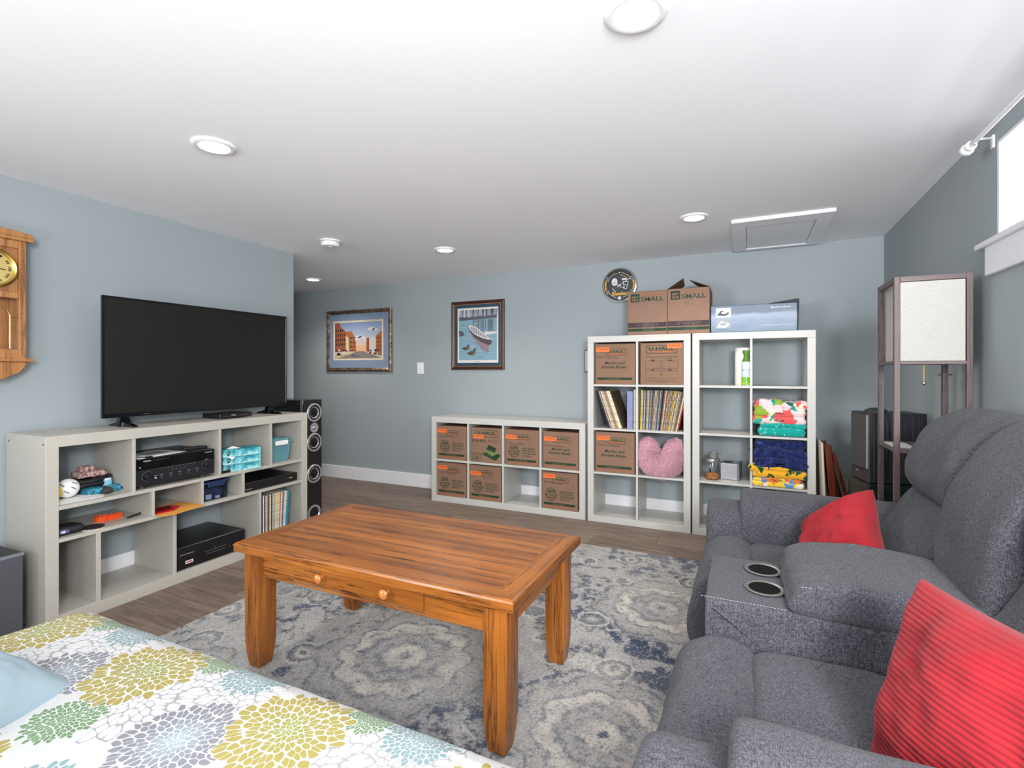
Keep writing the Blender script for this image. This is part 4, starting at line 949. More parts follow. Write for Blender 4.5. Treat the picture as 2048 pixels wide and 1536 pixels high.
def art_street(p, x0, x1, z0, z1):
    w, h = x1-x0, z1-z0
    def Q(pts, mi, y): p.quad([(x0+a*w, y, z0+b*h) for a, b in pts], mi)
    Y = -.0083
    Q([(-.035, -.045), (1.03, -.045), (1.03, 1.05), (-.035, 1.05)], 0, Y-.0001)
    Q([(0, 0), (1, 0), (1, 1), (0, 1)], 1, Y-.0003)
    Q([(.42, .17), (.72, .17), (.7, .36), (.44, .36)], 10, Y-.0004)
    for (a, b, r) in ((.52, .6, .05), (.58, .57, .06), (.48, .52, .045), (.78, .8, .06), (.86, .78, .045), (.68, .5, .05)):
        Q([(a+r*1.3*cos(k*pi/8), b+r*.7*sin(k*pi/8)) for k in range(16)], 2, Y-.0005)
    Q([(0, .0), (1, 0), (.62, .2), (.52, .2), (0, .02)], 3, Y-.0006)
    Q([(0, 0), (.0, .06), (.48, .21), (.52, .2), (.05, 0)], 4, Y-.0007)
    Q([(0, .18), (0, 1), (.1, 1), (.12, .9), (.25, .74), (.25, .2)], 5, Y-.0008)
    Q([(.25, .18), (.25, .74), (.36, .76), (.42, .62), (.46, .45), (.46, .2)], 6, Y-.0009)
    Q([(.24, .2), (.24, .64), (.3, .58), (.31, .2)], 7, Y-.001)
    Q([(.68, .2), (.68, .55), (.74, .56), (.74, .2)], 5, Y-.0008); Q([(.74, .2), (.74, .52), (.81, .63), (.88, .5), (.88, .2)], 11, Y-.0009)
    Q([(.88, .15), (.88, .6), (.93, .68), (1, .74), (1, .12)], 6, Y-.001)
    for i in range(5):
        for j in range(4):
            a = .02+i*.045; b = .36+j*.13
            if b+.08 < 1-.95*a: Q([(a, b), (a+.022, b), (a+.022, b+.07), (a, b+.07)], 8, Y-.0012)
    for i in range(4):
        for j in range(3): Q([(.33+i*.03, .3+j*.12), (.345+i*.03, .3+j*.12), (.345+i*.03, .36+j*.12), (.33+i*.03, .36+j*.12)], 8, Y-.0013)
    for i in range(3):
        for j in range(3): Q([(.9+i*.033, .3+j*.11), (.915+i*.033, .3+j*.11), (.915+i*.033, .36+j*.11), (.9+i*.033, .36+j*.11)], 8, Y-.0013)
    for k in range(9):
        a = .02+k*.05; Q([(a, .27-.005*k), (a+.045, .26-.005*k), (a+.05, .215-.003*k), (a+.0, .21)], (9, 2, 12, 8)[k % 4], Y-.0014)
    for k in range(6):
        a = .7+k*.05; Q([(a, .22+.008*k), (a+.045, .23+.008*k), (a+.045, .18), (a, .18)], (9, 12, 2, 8)[k % 4], Y-.0014)
    for (a, b, s, c) in ((.04, .09, .09, 8), (.16, .1, .08, 2), (.36, .07, .07, 12), (.44, .05, .09, 13), (.92, .08, .08, 13), (.83, .1, .07, 9), (.74, .13, .05, 8), (.44, .16, .04, 13)):
        Q([(a, b), (a+s, b), (a+s, b+s*.45), (a+s*.8, b+s*.5), (a+s*.7, b+s*.85), (a+s*.25, b+s*.85), (a+s*.15, b+s*.5), (a, b+s*.45)], c, Y-.0016)
        Q([(a+s*.1, b-.01), (a+s*.25, b-.01), (a+s*.25, b+.02), (a+s*.1, b+.02)], 8, Y-.0017); Q([(a+s*.7, b-.01), (a+s*.88, b-.01), (a+s*.88, b+.02), (a+s*.7, b+.02)], 8, Y-.0017)
    T(p, 'MARKET ST. LOOKING WEST, YORK, PA.', x0+w*.80, z1+h*.02, h*.02, 8, w*.34, y=Y-.0004)
SKY = Mt('printed_sky', (120, 150, 190), .6); s_ = SKY.n('SeparateXYZ', None, Vector=SKY.coord()); SKY.color(SKY.ramp(SKY.rng(s_.outputs[2], .3, .58), [(0, (214, 196, 180)), (.35, (170, 184, 204)), (1, (118, 144, 186))])); SKY = SKY.m
C_ = lambda *c: flat(c, .6)
FR1 = Mt('bronze_silver_frame', (150, 134, 118), .3, .75); v = FR1.coord(); FR1.color(FR1.ramp(FR1.noise(v, 30, 5), [(.3, (92, 70, 54)), (.55, (150, 128, 108)), (.75, (200, 188, 172))])); FR1 = FR1.m
picture('framed street postcard print with blue-grey mat and bronze frame', -4.366, -3.44, 1.206, 1.893, .042, FR1, flat((132, 150, 176), .7), (-4.245, -3.575, 1.352, 1.755), art_street,
        [C_(232, 218, 190), SKY, C_(214, 208, 210), C_(138, 128, 120), C_(206, 186, 150), C_(160, 86, 52), C_(176, 102, 58), C_(206, 196, 150), C_(50, 44, 50), C_(120, 50, 44), C_(226, 178, 138), C_(200, 200, 198), C_(92, 104, 138), C_(110, 128, 126)])
def art_canoe(p, x0, x1, z0, z1):
    w, h = x1-x0, z1-z0
    def Q(pts, mi, y): p.quad([(x0+a*w, y, z0+b*h) for a, b in pts], mi)
    Y = -.0083; m0, m1, n0, n1 = .04, .965, .05, .965
    def S(a, b): return (m0+(m1-m0)*a, n0+(n1-n0)*b)
    def QS(pts, mi, y): Q([S(a, b) for a, b in pts], mi, y)
    Q([(0, 0), (1, 0), (1, 1), (0, 1)], 0, Y-.0001)
    QS([(0, 0), (1, 0), (1, 1), (0, 1)], 1, Y-.0003)
    QS([(0, .85), (1, .87), (1, 1), (0, 1)], 2, Y-.0004); QS([(0, .79), (1, .82), (1, .88), (0, .86)], 3, Y-.0005)
    rnd = random.Random(3)
    for k in range(46):
        a = rnd.random(); QS([(a, .86), (a+.006, .86), (a+.012+.02*rnd.random(), 1), (a+.004, 1)], 3 if k % 3 else 4, Y-.0006)
    for (a, t_) in ((.13, .03), (.25, .03), (.42, .025), (.68, .02)): QS([(a, .85), (a+t_, .85), (a+t_*.8, 1), (a, 1)], 4, Y-.0007)
    for k in range(60):
        a, b = rnd.random()*.85, rnd.random()*.72+.03; l = .06+.16*rnd.random()
        QS([(a, b), (min(1, a+l), b+.004), (min(1, a+l*.8), b+.012), (a+.02, b+.010)], 5 if k % 2 else 6, Y-.0006)
    for k in range(34):
        a = .36+.6*rnd.random(); b = .6+.06*rnd.random()-.02; QS([(a, b-.1*rnd.random()), (a+.006, b-.05), (a+.012, .8), (a+.004, .8)], 3, Y-.0008)
    QS([(.66, .5), (1, .52), (1, .55), (.7, .56)], 0, Y-.0009)
    QS([(0, .47), (.1, .49), (.14, .52), (.1, .57), (0, .6)], 3, Y-.0009)
    # canoe and its reflection
    QS([(.3, .52), (.62, .35), (.8, .29), (.78, .14), (.62, .2), (.5, .32)], 7, Y-.001)
    QS([(.26, .66), (.27, .58), (.4, .46), (.6, .35), (.78, .29), (.86, .31), (.87, .39), (.6, .5)], 8, Y-.0012)
    QS([(.26, .67), (.31, .7), (.45, .66), (.62, .55), (.78, .44), (.87, .39), (.66, .42), (.44, .5), (.3, .59)], 0, Y-.0014)
    QS([(.3, .65), (.33, .68), (.45, .64), (.62, .53), (.8, .42), (.66, .44), (.45, .52), (.33, .6)], 9, Y-.0016)
    for k in range(7):
        a = .34+.06*k; b = .665-.032*k; QS([(a, b), (a+.012, b-.002), (a-.0+.01, b-.1+.008*k), (a-.004, b-.098+.008*k)], 8, Y-.0018)
    for (a, b, s) in ((.1, .2, .9), (.24, .1, 1.05)):
        QS([(a-.04*s, b+.035*s), (a+.06*s, b), (a+.16*s, b+.0), (a+.2*s, b+.04*s), (a+.17*s, b+.07*s), (a+.06*s, b+.07*s)], 10, Y-.0014)
        QS([(a+.1*s, b+.005), (a+.17*s, b+.01), (a+.19*s, b+.04*s), (a+.13*s, b+.05*s)], 11, Y-.0016)
        QS([(a+.13*s, b+.06*s), (a+.19*s, b+.06*s), (a+.2*s, b+.1*s), (a+.22*s, b+.11*s), (a+.19*s, b+.125*s), (a+.14*s, b+.12*s)], 8, Y-.0016)
    QS([(.4, -.035), (.56, -.035), (.56, -.03), (.4, -.03)], 8, Y-.0004)
FR2 = mottled('dark_mahogany_frame', (66, 38, 30), .3, .1, 8)
picture('framed painting of a canoe and two ducks, dark teal mat', -2.69, -2.10, 1.225, 1.903, .036, FR2, flat((38, 66, 86), .7), (-2.622, -2.165, 1.292, 1.835), art_canoe,
        [C_(226, 220, 218), C_(132, 168, 184), C_(150, 160, 174), C_(92, 88, 98), C_(206, 206, 212), C_(104, 144, 160), C_(176, 196, 208), C_(150, 126, 136), C_(86, 76, 84), C_(190, 184, 190), C_(84, 74, 66), C_(140, 104, 74)], flat((178, 132, 90), .35, .4))
t = thing('light_switch', 'white double-width switch plate between the two pictures', 'switch', (-3.073, YB, 1.18)); obj('plate', MB().box(-.04, .04, -.006, 0, 0, .12), RIM, t, .002); obj('toggle', MB().box(-.006, .006, -.014, -.006, .048, .07), RIM, t, .001)
for z in (.02, .1): obj('screw', MB().cyl((0, 0, z), .003, -.0075, -.0055, 'y'), flat((190, 190, 190), .4), t)
t = thing('wall_tablet', 'thin black wall device peeking out left of the tall shelf', 'wall device', (-1.26, YB, 1.2)); obj('body', MB().box(-.045, .05, -.018, 0, 0, .2), BLACK, t, .003); obj('face', MB().box(-.038, .043, -.0195, -.018, .01, .19), flat((70, 78, 88), .2), t)
# team clock
t = thing('team_clock', 'round black and gold team wall clock behind the cartons', 'clock', (-.99, YB, 1.951)); r = .152
obj('rim', MB().lathe([(r, 0), (r, -.022), (r*.97, -.032), (r*.9, -.034), (r*.88, -.022)], 56, (0, 0, 0), 'y'), CHROME, t)
obj('dial', MB().lathe([(0, -.022), (r*.9, -.022)], 48, (0, 0, 0), 'y'), flat((16, 16, 20), .4), t)
p = MB(); Y = -.0235
ring(p, 0, 0, r*.72, r*.02, 0, Y, 48, radians(20), radians(80)); ring(p, 0, 0, r*.72, r*.02, 0, Y, 48, radians(100), radians(160)); ring(p, 0, 0, r*.72, r*.02, 0, Y, 40, radians(200), radians(255)); ring(p, 0, 0, r*.72, r*.02, 0, Y, 30, radians(285), radians(340))
for s in (-1, 1):
    for k in range(5):
        a = (pi if s < 0 else 0)+radians(-16+8*k); ring(p, 0, 0, r*.86, r*.1, 1, Y, 3, a-.05, a+.05)
    for a in (-33, -25, 25, 33): a = (pi if s < 0 else 0)+radians(a); ring(p, 0, 0, r*.85, r*.08, 0, Y, 2, a-.025, a+.025)
# helmet
hel = [(-.42, -.1), (-.46, .15), (-.38, .4), (-.2, .56), (.05, .6), (.25, .48), (.36, .28), (.3, .2), (.12, .15), (.1, -.1), (-.05, -.32), (-.3, -.3)]
p.quad([(a*r, Y-.0003, b*r) for a, b in hel], 2); ring(p, -.0*r, .1*r, r*.5, r*.03, 1, Y-.0005, 14, radians(28), radians(85))
disc(p, -.28*r, .2*r, r*.17, 0, Y-.0006, 24, r*.22); disc(p, -.27*r, .26*r, r*.03, 1, Y-.0008, 8); disc(p, -.24*r, .16*r, r*.03, 3, Y-.0008, 8); disc(p, -.32*r, .14*r, r*.03, 4, Y-.0008, 8)
R4(p, .14*r, .42*r, .28*r, .38*r, 0, Y-.0006)
for (a, b, c, d) in ((.18, .2, .5, .16), (.22, .02, .48, -.02), (.2, -.16, .4, -.24), (.22, .2, .28, -.2), (.5, .16, .4, -.24), (.0, -.1, .3, -.14)): line(p, a*r, b*r, c*r, d*r, r*.035, 0, Y-.0008)
line(p, -.42*r, -.15*r, -.22*r, -.38*r, r*.03, 0, Y-.0006)
T(p, 'Steelers', .06*r, -.56*r, r*.2, 1, r*.98, bold=.035, y=Y-.0006); disc(p, 0, -.72*r, r*.1, 0, Y-.0004); disc(p, .03*r, -.7*r, r*.025, 2, Y-.0008, 8)
disc(p, 0, .72*r, r*.05, 0, Y-.0004, 4)
obj('print', p, [C_(214, 216, 222), C_(224, 168, 44), C_(48, 50, 58), C_(170, 50, 44), C_(50, 80, 150)], t, fix=False)
h_ = MB(); line(h_, -.14*r, -.1*r, .6*r, .37*r, r*.035, 0, -.027); line(h_, .08*r, -.05*r, -.3*r, .12*r, r*.045, 0, -.028); disc(h_, 0, .0, r*.04, 0, -.029, 12); obj('hands', h_, [C_(220, 220, 224)], t, fix=False)
obj('glass_cover', MB().lathe([(0, -.0335), (r*.9, -.033)], 48, (0, 0, 0), 'y'), GLASS, t)

# ---------------------------------------------------------------- things in the tall shelves
# pink fluffy pillow
def fur(body, mat, parent, n, L, name='fur', seed=1, droop=.3):
    rnd = random.Random(seed); me = body.data; tri = [p for p in me.polygons]; ar = [p.area for p in tri]
    import bisect
    acc = []; s = 0
    for a in ar: s += a; acc.append(s)
    vs = []; fs = []
    for _ in range(n):
        p = tri[min(bisect.bisect(acc, rnd.random()*s), len(tri)-1)]; q = [me.vertices[i].co for i in p.vertices]
        u, v = rnd.random(), rnd.random()
        c = (q[0]*(1-u)+q[1]*u)*(1-v)+((q[3] if len(q) > 3 else q[2])*(1-u)+q[2]*u)*v
        nn = (p.normal+Vector((rnd.gauss(0, .35), rnd.gauss(0, .35), rnd.gauss(0, .35)-droop))).normalized(); ln = L*(.6+.6*rnd.random())
        sd = nn.cross(Vector((rnd.random(), rnd.random(), rnd.random()))).normalized()*.0019
        b_ = len(vs); mid = c+nn*ln*.6; tip = c+nn*ln+Vector((0, 0, -ln*.35*droop*2))
        vs += [c-sd, c+sd, mid+sd*.7, mid-sd*.7, tip]; fs += [(b_, b_+1, b_+2, b_+3), (b_+3, b_+2, b_+4)]
    m2 = bpy.data.meshes.new(name); m2.from_pydata([tuple(v) for v in vs], [], fs); m2.materials.append(mat); m2.update()
    o = bpy.data.objects.new(name, m2); COL.objects.link(o); o.parent = parent; o['kind'] = 'stuff'; return o
PINK = Mt('pink_fur', (238, 190, 204), .9, spec=.1); PINK.b.inputs['Sheen Weight'].default_value = .4; PINK = PINK.m
t = thing('fluffy_pillow', 'pink fluffy horseshoe-shaped pillow stuffed in a cube', 'pillow', (TX1+.05+.345+.172, FY+.075, zc(1)))
b = MB(); N_ = 30; pts = []; rr = []
for k in range(N_+1):
    a = -pi*.30+(pi*1.60)*k/N_; a = pi/2+pi*.82-(pi*1.64)*k/N_
    pts.append((.098*cos(a)*1.0, -.0, .162-.012+.085*sin(a)*1.15)); e = min(k, N_-k)/3.; rr.append(.074*min(1, sqrt(max(0.02, 1-(1-min(1, e))**2))))
pts = [(.098*sin(-2.55+5.1*k/N_), 0, .168-.1*cos(-2.55+5.1*k/N_)) for k in range(N_+1)]
b.tube(pts, rr, 20, up=(0, 1, 0)); pb = obj('cushion', b, PINK, t); fur(pb, PINK, t, 20000, .03, seed=4)
# paper roll + air freshener
cx = TX2+.05
t = thing('paper_towel_roll', 'white paper towel roll in the top cube of the right shelf', 'paper roll', (TX2+.345, FY+.12, zc(3))); obj('roll', MB().lathe([(.02, 0), (.057, 0), (.059, .004), (.059, .272), (.057, .276), (.02, .276), (.02, 0)], 40), flat((236, 230, 220), .9), t)
t = thing('air_freshener', 'green and white aerosol can in front of the paper roll', 'spray can', (TX2+.363, FY+.035, zc(3)))
obj('can', MB().lathe([(.0, 0), (.029, 0), (.031, .004), (.031, .16), (.028, .172), (.02, .175)], 32), mottled('can_print', (206, 220, 234), .25, .03, 20), t)
gb = Mt('green_can_art', (110, 180, 40), .3); v = gb.coord(); gb.color(gb.ramp(gb.noise(v, 60, 4), [(.35, (60, 150, 40)), (.55, (140, 200, 50)), (.72, (236, 200, 60))])); obj('label_band', MB().lathe([(.0315, .004), (.0315, .062)], 32), gb.m, t)
obj('trigger_cap', MB().lathe([(.028, .168), (.025, .185), (.017, .205), (.017, .222), (.026, .245), (.024, .255), (0, .256)], 28), flat((84, 128, 44), .35), t)
p = MB(); disc(p, 0, .115, .015, 0, -.0325, 20); T(p, 'febreze', 0, .111, .007, 1, .024, bold=.02, y=-.033); R4(p, -.025, -.016, .112, .117, 1, -.0325); R4(p, .016, .025, .112, .117, 1, -.0325); obj('label_print', p, [WHITEP, C_(40, 60, 120)], t, fix=False)
t = thing('grey_squiggle', 'small grey squiggle hanging from the top cube', 'ribbon', (TX2+.155, FY+.10, 1.44))
obj('loop', MB().tube([(0, 0, 0), (.002, 0, -.02), (.018, .004, -.034), (.01, .0, -.052), (-.014, -.004, -.046), (-.012, .0, -.034), (.012, .003, -.05), (.004, 0, -.07), (-.006, 0, -.078)], .0025, 8), flat((128, 126, 122), .7), t)  # thin grey looped tube under the top board
# jar, cup, tin box
z = zc(1)
t = thing('pet_food_jar', 'clear jar of brown kibble with a metal lid', 'jar', (TX2+.05+.082, FY+.1, z))
obj('glass_body', MB().lathe([(0, .002), (.05, .0), (.052, .006), (.052, .135), (.048, .142), (.046, .142), (.049, .13), (.049, .006), (0, .005)], 36), GLASS, t)
kb = mottled('kibble', (150, 96, 50), .8, .4, 120, .8, 160)
b = MB(); b.lathe([(0, .007), (.0465, .007), (.0465, .036), (.03, .05), (0, .058)], 32); obj('kibble', b, kb, t)['kind'] = 'stuff'
obj('scoop_handle', MB().box(-.02, -.008, -.02, -.012, .05, .085), BLACK, t, .002)
obj('lid', MB().lathe([(.053, .132), (.054, .15), (.052, .156), (0, .157)], 36), flat((150, 150, 154), .3, .6), t)
t = thing('measuring_cup', 'translucent plastic measuring cup upside on the jar lid', 'cup', (TX2+.05+.092, FY+.1, z+.158)); obj('cup_body', MB().lathe([(0, .0), (.028, 0), (.034, .042), (.032, .042), (.026, .003), (0, .003)], 28), flat((130, 130, 126), .4), t); obj('cup_handle', MB().tube([(.03, 0, .034), (.052, 0, .032), (.05, 0, .02), (.032, 0, .018)], .003, 8), flat((130, 130, 126), .4), t)
t = thing('metal_tin', 'brushed silver box with round opening behind the jar', 'tin', (TX2+.05+.135, FY+.12, z), -.12)
BRU = Mt('brushed_metal', (176, 178, 184), .35, .85); v = BRU.coord(); BRU.bump(BRU.noise(BRU.map(v, (1, 1, 90)), 6, 2), .2); BRU = BRU.m
obj('box_body', MB().box(0, .13, 0, .14, .0, .125), BRU, t, .006, seg=3); obj('rim_band', MB().box(.118, .134, -.003, .143, .0, .13), flat((120, 120, 126), .4, .5), t, .003); obj('top_opening', MB().lathe([(0, .0005), (.03, .0005), (.032, .002), (.035, 0)], 28, (.05, .06, .125)), flat((50, 50, 54), .5), t)
# blankets
def cloth_mat(name, stops, scale, dist=1.5, kind='noise'):
    m = Mt(name, (200, 200, 200), .9, spec=.1); v = m.coord(); m.b.inputs['Sheen Weight'].default_value = .3
    if kind == 'noise': f = m.noise(v, scale, 3, .5, dist)
    else:
        dv = m.n('TexNoise', None, Vector=v, Scale=scale*.7, Detail=2.).outputs[1]; f = m.n('TexVoronoi', {'feature': 'F1'}, Vector=m.vm('ADD', v, m.n('VectorMath', {'operation': 'SCALE'}, i0=dv, Scale=.12).outputs[0]).outputs[0], Scale=scale).outputs['Color']; f = m.n('SeparateColor', None, Color=f).outputs[0]
    m.color(m.ramp(f, stops, 'CONSTANT' if kind != 'soft' else 'LINEAR')); m.bump(m.noise(v, 260, 3), .3, .002); return m.m
FLOR = cloth_mat('floral_fleece', [(0, (232, 96, 96)), (.2, (234, 206, 208)), (.5, (40, 168, 148)), (.62, (238, 214, 214)), (.78, (142, 172, 56)), (.88, (236, 222, 200)), (.95, (30, 104, 92))], 17, kind='vor')
TEALF = cloth_mat('teal_print_cloth', [(0, (22, 160, 150)), (.63, (180, 230, 222)), (.67, (22, 160, 150))], 60, 1)
NAVYF = Mt('navy_plush', (30, 40, 82), .9, spec=.1); v = NAVYF.coord(); NAVYF.color(NAVYF.ramp(NAVYF.noise(v, 40, 5, .7, 1), [(.35, (16, 22, 56)), (.6, (40, 52, 104)), (.75, (86, 100, 158))])); NAVYF.b.inputs['Sheen Weight'].default_value = .15; NAVYF.bump(NAVYF.noise(v, 120, 3), .8, .006); NAVYF = NAVYF.m
GOLD = cloth_mat('green_gold_towel', [(0, (28, 78, 56)), (.45, (232, 168, 44)), (.78, (28, 78, 56)), (.85, (238, 210, 120))], 9, 2)
HAW = cloth_mat('tropical_towel', [(0, (238, 200, 60)), (.25, (236, 130, 60)), (.45, (236, 236, 226)), (.6, (90, 150, 214)), (.75, (238, 206, 80)), (.9, (230, 110, 70))], 22, kind='vor')
def fold(parent, name, mat, x0, x1, z0, z1, y0=.0, y1=.28, wr=.008, seed=0, ws=16, er=.03, n=48):
    r = min((z1-z0), (x1-x0))*.42; wr *= 1.5; ws *= 1.3
    return obj(name, puff(rrect(x0, x1, z0, z1, r), y0, y1, lambda u, v, w: (u, w, v), er, n, 12, wr, ws, seed), mat, parent)
X2 = TX2+.395+.008
t = thing('folded_blanket', 'teal printed blanket, bottom of the pair in the second cube', 'blanket', (X2, FY-.005, zc(2))); fold(t, 'folds', TEALF, .035, .33, .002, .062, .0, .3, .006, 1, 14); fold(t, 'folds', TEALF, .05, .335, .052, .098, .005, .3, .006, 2, 14)
t = thing('folded_blanket', 'floral pink, coral and green fleece blanket above the teal one', 'blanket', (X2, FY-.0, zc(2)+.095)); fold(t, 'folds', FLOR, .006, .33, -.06+.05, .05, .0, .3, .012, 3, 16); fold(t, 'folds', FLOR, .008, .33, .04, .10, .0, .3, .012, 4, 15); fold(t, 'folds', FLOR, .01, .2, .085, .158, .02, .3, .014, 5, 14); fold(t, 'folds', FLOR, .19, .332, .085, .148, .01, .3, .014, 6, 14)
t = thing('folded_towel', 'orange, yellow and blue tropical towel, bottom of the stack', 'towel', (X2, FY-.02, zc(1))); fold(t, 'folds', HAW, .0, .32, .001, .04, 0, .28, .005, 7, 18, .02); fold(t, 'folds', HAW, .005, .3, .035, .072, .0, .28, .006, 8, 18, .02)
t = thing('folded_towel', 'green and gold printed towel under the navy plush blanket', 'towel', (X2, FY-.03, zc(1)+.07)); fold(t, 'folds', GOLD, -.004, .335, -.005, .05, .0, .3, .007, 9, 12); fold(t, 'folds', GOLD, -.02, .25, .035, .085, .0, .3, .01, 10, 12)
t = thing('folded_blanket', 'navy blue plush blanket bunched in the third cube', 'blanket', (X2, FY-.03, zc(1)+.145)); fold(t, 'folds', NAVYF, .0, .34, -.02, .06, .0, .3, .018, 11, 16); fold(t, 'folds', NAVYF, .0, .335, .04, .12, .02, .3, .02, 12, 16); fold(t, 'folds', NAVYF, .01, .33, .1, .178, .05, .3, .014, 13, 14)

# ---------------------------------------------------------------- floor lamp
t = thing('floor_lamp', 'dark wooden square floor lamp with shelves and white shade', 'lamp', (.575, 2.64, 0)); S = .262; LH = 1.612; pw = .021; zs0, zs1 = 1.25, 1.585
for sx in (0, 1):
    for sy in (0, 1):
        a, c = sx*(S-pw), sy*(.30-pw); obj('post', MB().box(a, a+pw, c, c+pw, 0, LH), DKWOOD, t, .001)
DWX = m_oak('dark_espresso_wood_cross', (54, 40, 40), (96, 78, 78), (112, 94, 94), 'x', .45, .05)
for z0_, z1_ in ((LH-.022, LH), (zs0-.012, zs0+.002)):
    for q in ((pw, S-pw, 0, .018), (pw, S-pw, .282, .30)): obj('rail', MB().box(q[0], q[1], q[2], q[3], z0_, z1_), DWX, t, .001)
    for q in ((0, .018, pw, .279), (S-.018, S, pw, .279)): obj('rail', MB().box(q[0], q[1], q[2], q[3], z0_, z1_), DWX, t, .001)
for z_ in (.05, .45, .86): obj('shelf_board', MB().box(.001, S-.001, .001, .299, z_, z_+.016), DWX, t, .001)
SH = Mt('rice_paper_shade', (234, 232, 226), .9); v = SH.coord(); SH.color(SH.ramp(SH.noise(SH.map(v, (60, 60, 300)), 1, 3), [(.3, (172, 170, 165)), (.7, (184, 182, 177))])); SH = SH.m
s_ = MB()
for q in ((.022, S-.024, .004, .006), (.022, S-.024, .294, .296)): s_.box(q[0], q[1], q[2], q[3], zs0+.003, LH-.024)
for q in ((.026, .028, .024, .276), (S-.028, S-.026, .024, .276)): s_.box(q[0], q[1], q[2], q[3], zs0+.003, LH-.024)
obj('lamp_shade', s_, SH, t)
pc = obj('pull_chain', MB().tube([(.125, .09, zs0-.0), (.125, .09, zs0-.085)], .0012, 6), BRASS, t); obj('pull_knob', MB().lathe([(0, -.008), (.006, -.005), (.0075, 0), (.006, .005), (0, .008)], 20, (.125, .09, zs0-.093)), CHROME, pc)
obj('post_collar', MB().lathe([(.0, 0), (.026, 0), (.026, .006), (0, .006)], 24, (S-.01, .29, 1.19)), DKWOOD, t)
t = thing('shelf_magazine', 'pale leaflet lying on the lamp shelf', 'leaflet', (.585, 2.68, .876), .0); obj('sheet', MB().box(0, .08, 0, .2, 0, .002), flat((190, 196, 194), .6), t); 
# stool with bookshelf speaker
SG = flat((18, 34, 32), .4)
ang = .245
t = thing('stool', 'dark green wooden stool carrying the right-hand speaker', 'stool', (.70, 3.36, 0), ang)
obj('seat', MB().box(-.16, .15, -.15, .15, .585, .615), SG, t, .006, seg=2); obj('apron', MB().box(-.135, .125, -.125, .125, .51, .585), SG, t, .003)
for sx in (-1, 1):
    for sy in (-1, 1):
        obj('leg', MB().tube([(sx*.12, sy*.12, .58), (sx*.165-.0, sy*.165, .0)], .017, 8), SG, t)
obj('stretcher', MB().box(-.145, .145, -.155, -.125, .3, .33), SG, t, .003); obj('stretcher', MB().box(-.145, .145, .125, .155, .3, .33), SG, t, .003); obj('stretcher', MB().box(-.155, -.125, -.125, .125, .38, .41), SG, t, .003); obj('stretcher', MB().box(.125, .155, -.125, .125, .38, .41), SG, t, .003)
# speaker: local frame: front faces local -X
t = thing('bookshelf_speaker', 'black wood-grain speaker standing on the green stool', 'speaker', (.589, 3.2, .617), ang-.0)
ASH = Mt('black_ash', (26, 28, 34), .45); v = ASH.coord(); ASH.color(ASH.ramp(ASH.noise(ASH.map(v, (40, 40, 2)), 2, 4, .6, .5), [(.4, (16, 17, 22)), (.6, (44, 46, 54))])); ASH = ASH.m
obj('cabinet', MB().box(.02, .27, 0, .2, 0, .37), ASH, t, .004); obj('front_baffle', MB().box(0, .02, 0, .2, 0, .37), flat((46, 44, 46), .5), t, .003)
g = MB(); g.prism([(.0, .012), (-.014, .03), (-.02, .1), (-.014, .17), (0, .188)], .075, .36, 'xy'); obj('grille', g, mottled('dark_grille_cloth', (66, 62, 62), .9, .1, 260), t, .002)
obj('grille_trim', MB().box(-.01, .0, .006, .012, .075, .36), flat((150, 152, 156), .4), t, .001); obj('badge', MB().box(-.0015, 0, .11, .14, .045, .052), SILVER, t)
t = thing('cap', 'dark green rounded cap resting on the bookshelf speaker', 'cap', (.64, 3.31, .987)); obj('crown', MB().lathe([(.055, 0), (.05, .012), (.03, .022), (0, .025)], 28), SG, t)
# folded tray table
MAH = m_oak('mahogany', (40, 12, 6), (92, 34, 18), (112, 46, 24), 'z', .25, .3)
t = thing('folding_tray_table', 'folded mahogany tray table leaning beside the right tall shelf', 'folding table', (.45, 4.0, 0))
def bar(p0, p1, wd, th, mat, nm='leg'):
    p0, p1 = Vector(p0), Vector(p1); d = (p1-p0).normalized(); u = Vector((1, 0, 0)) if abs(d.x) < .9 else Vector((0, 0, 1)); u = (u-d*u.dot(d)).normalized(); w = d.cross(u); b = MB()
    vs = [p+u*(a*wd/2)+w*(c*th/2) for p in (p0, p1) for a, c in ((-1, -1), (1, -1), (1, 1), (-1, 1))]
    b.add(vs, [(0, 1, 2, 3), (7, 6, 5, 4), (0, 4, 5, 1), (1, 5, 6, 2), (2, 6, 7, 3), (3, 7, 4, 0)]); return obj(nm, b, mat, t, .003)
bar((.03, 0, .0), (.0, .0, .74), .014, .34, flat((196, 186, 170), .6), 'tray_top')
bar((.14, -.14, .0), (.045, -.14, .72), .02, .026, MAH); bar((.24, -.16, .0), (.062, -.16, .69), .02, .026, MAH); bar((.12, .14, .0), (.045, .14, .72), .03, .02, MAH); bar((.22, .16, .0), (.062, .16, .69), .03, .02, MAH)
bar((.062, -.175, .36), (.03, -.175, .73), .035, .016, MAH, 'cleat')
for (a, c, z_) in ((.062, -.172, .68), (.125, -.172, .33), (.205, -.172, .15)): obj('rivet', MB().cyl((a, 0, z_), .008, c-.004, c, 'y'), CHROME, t)

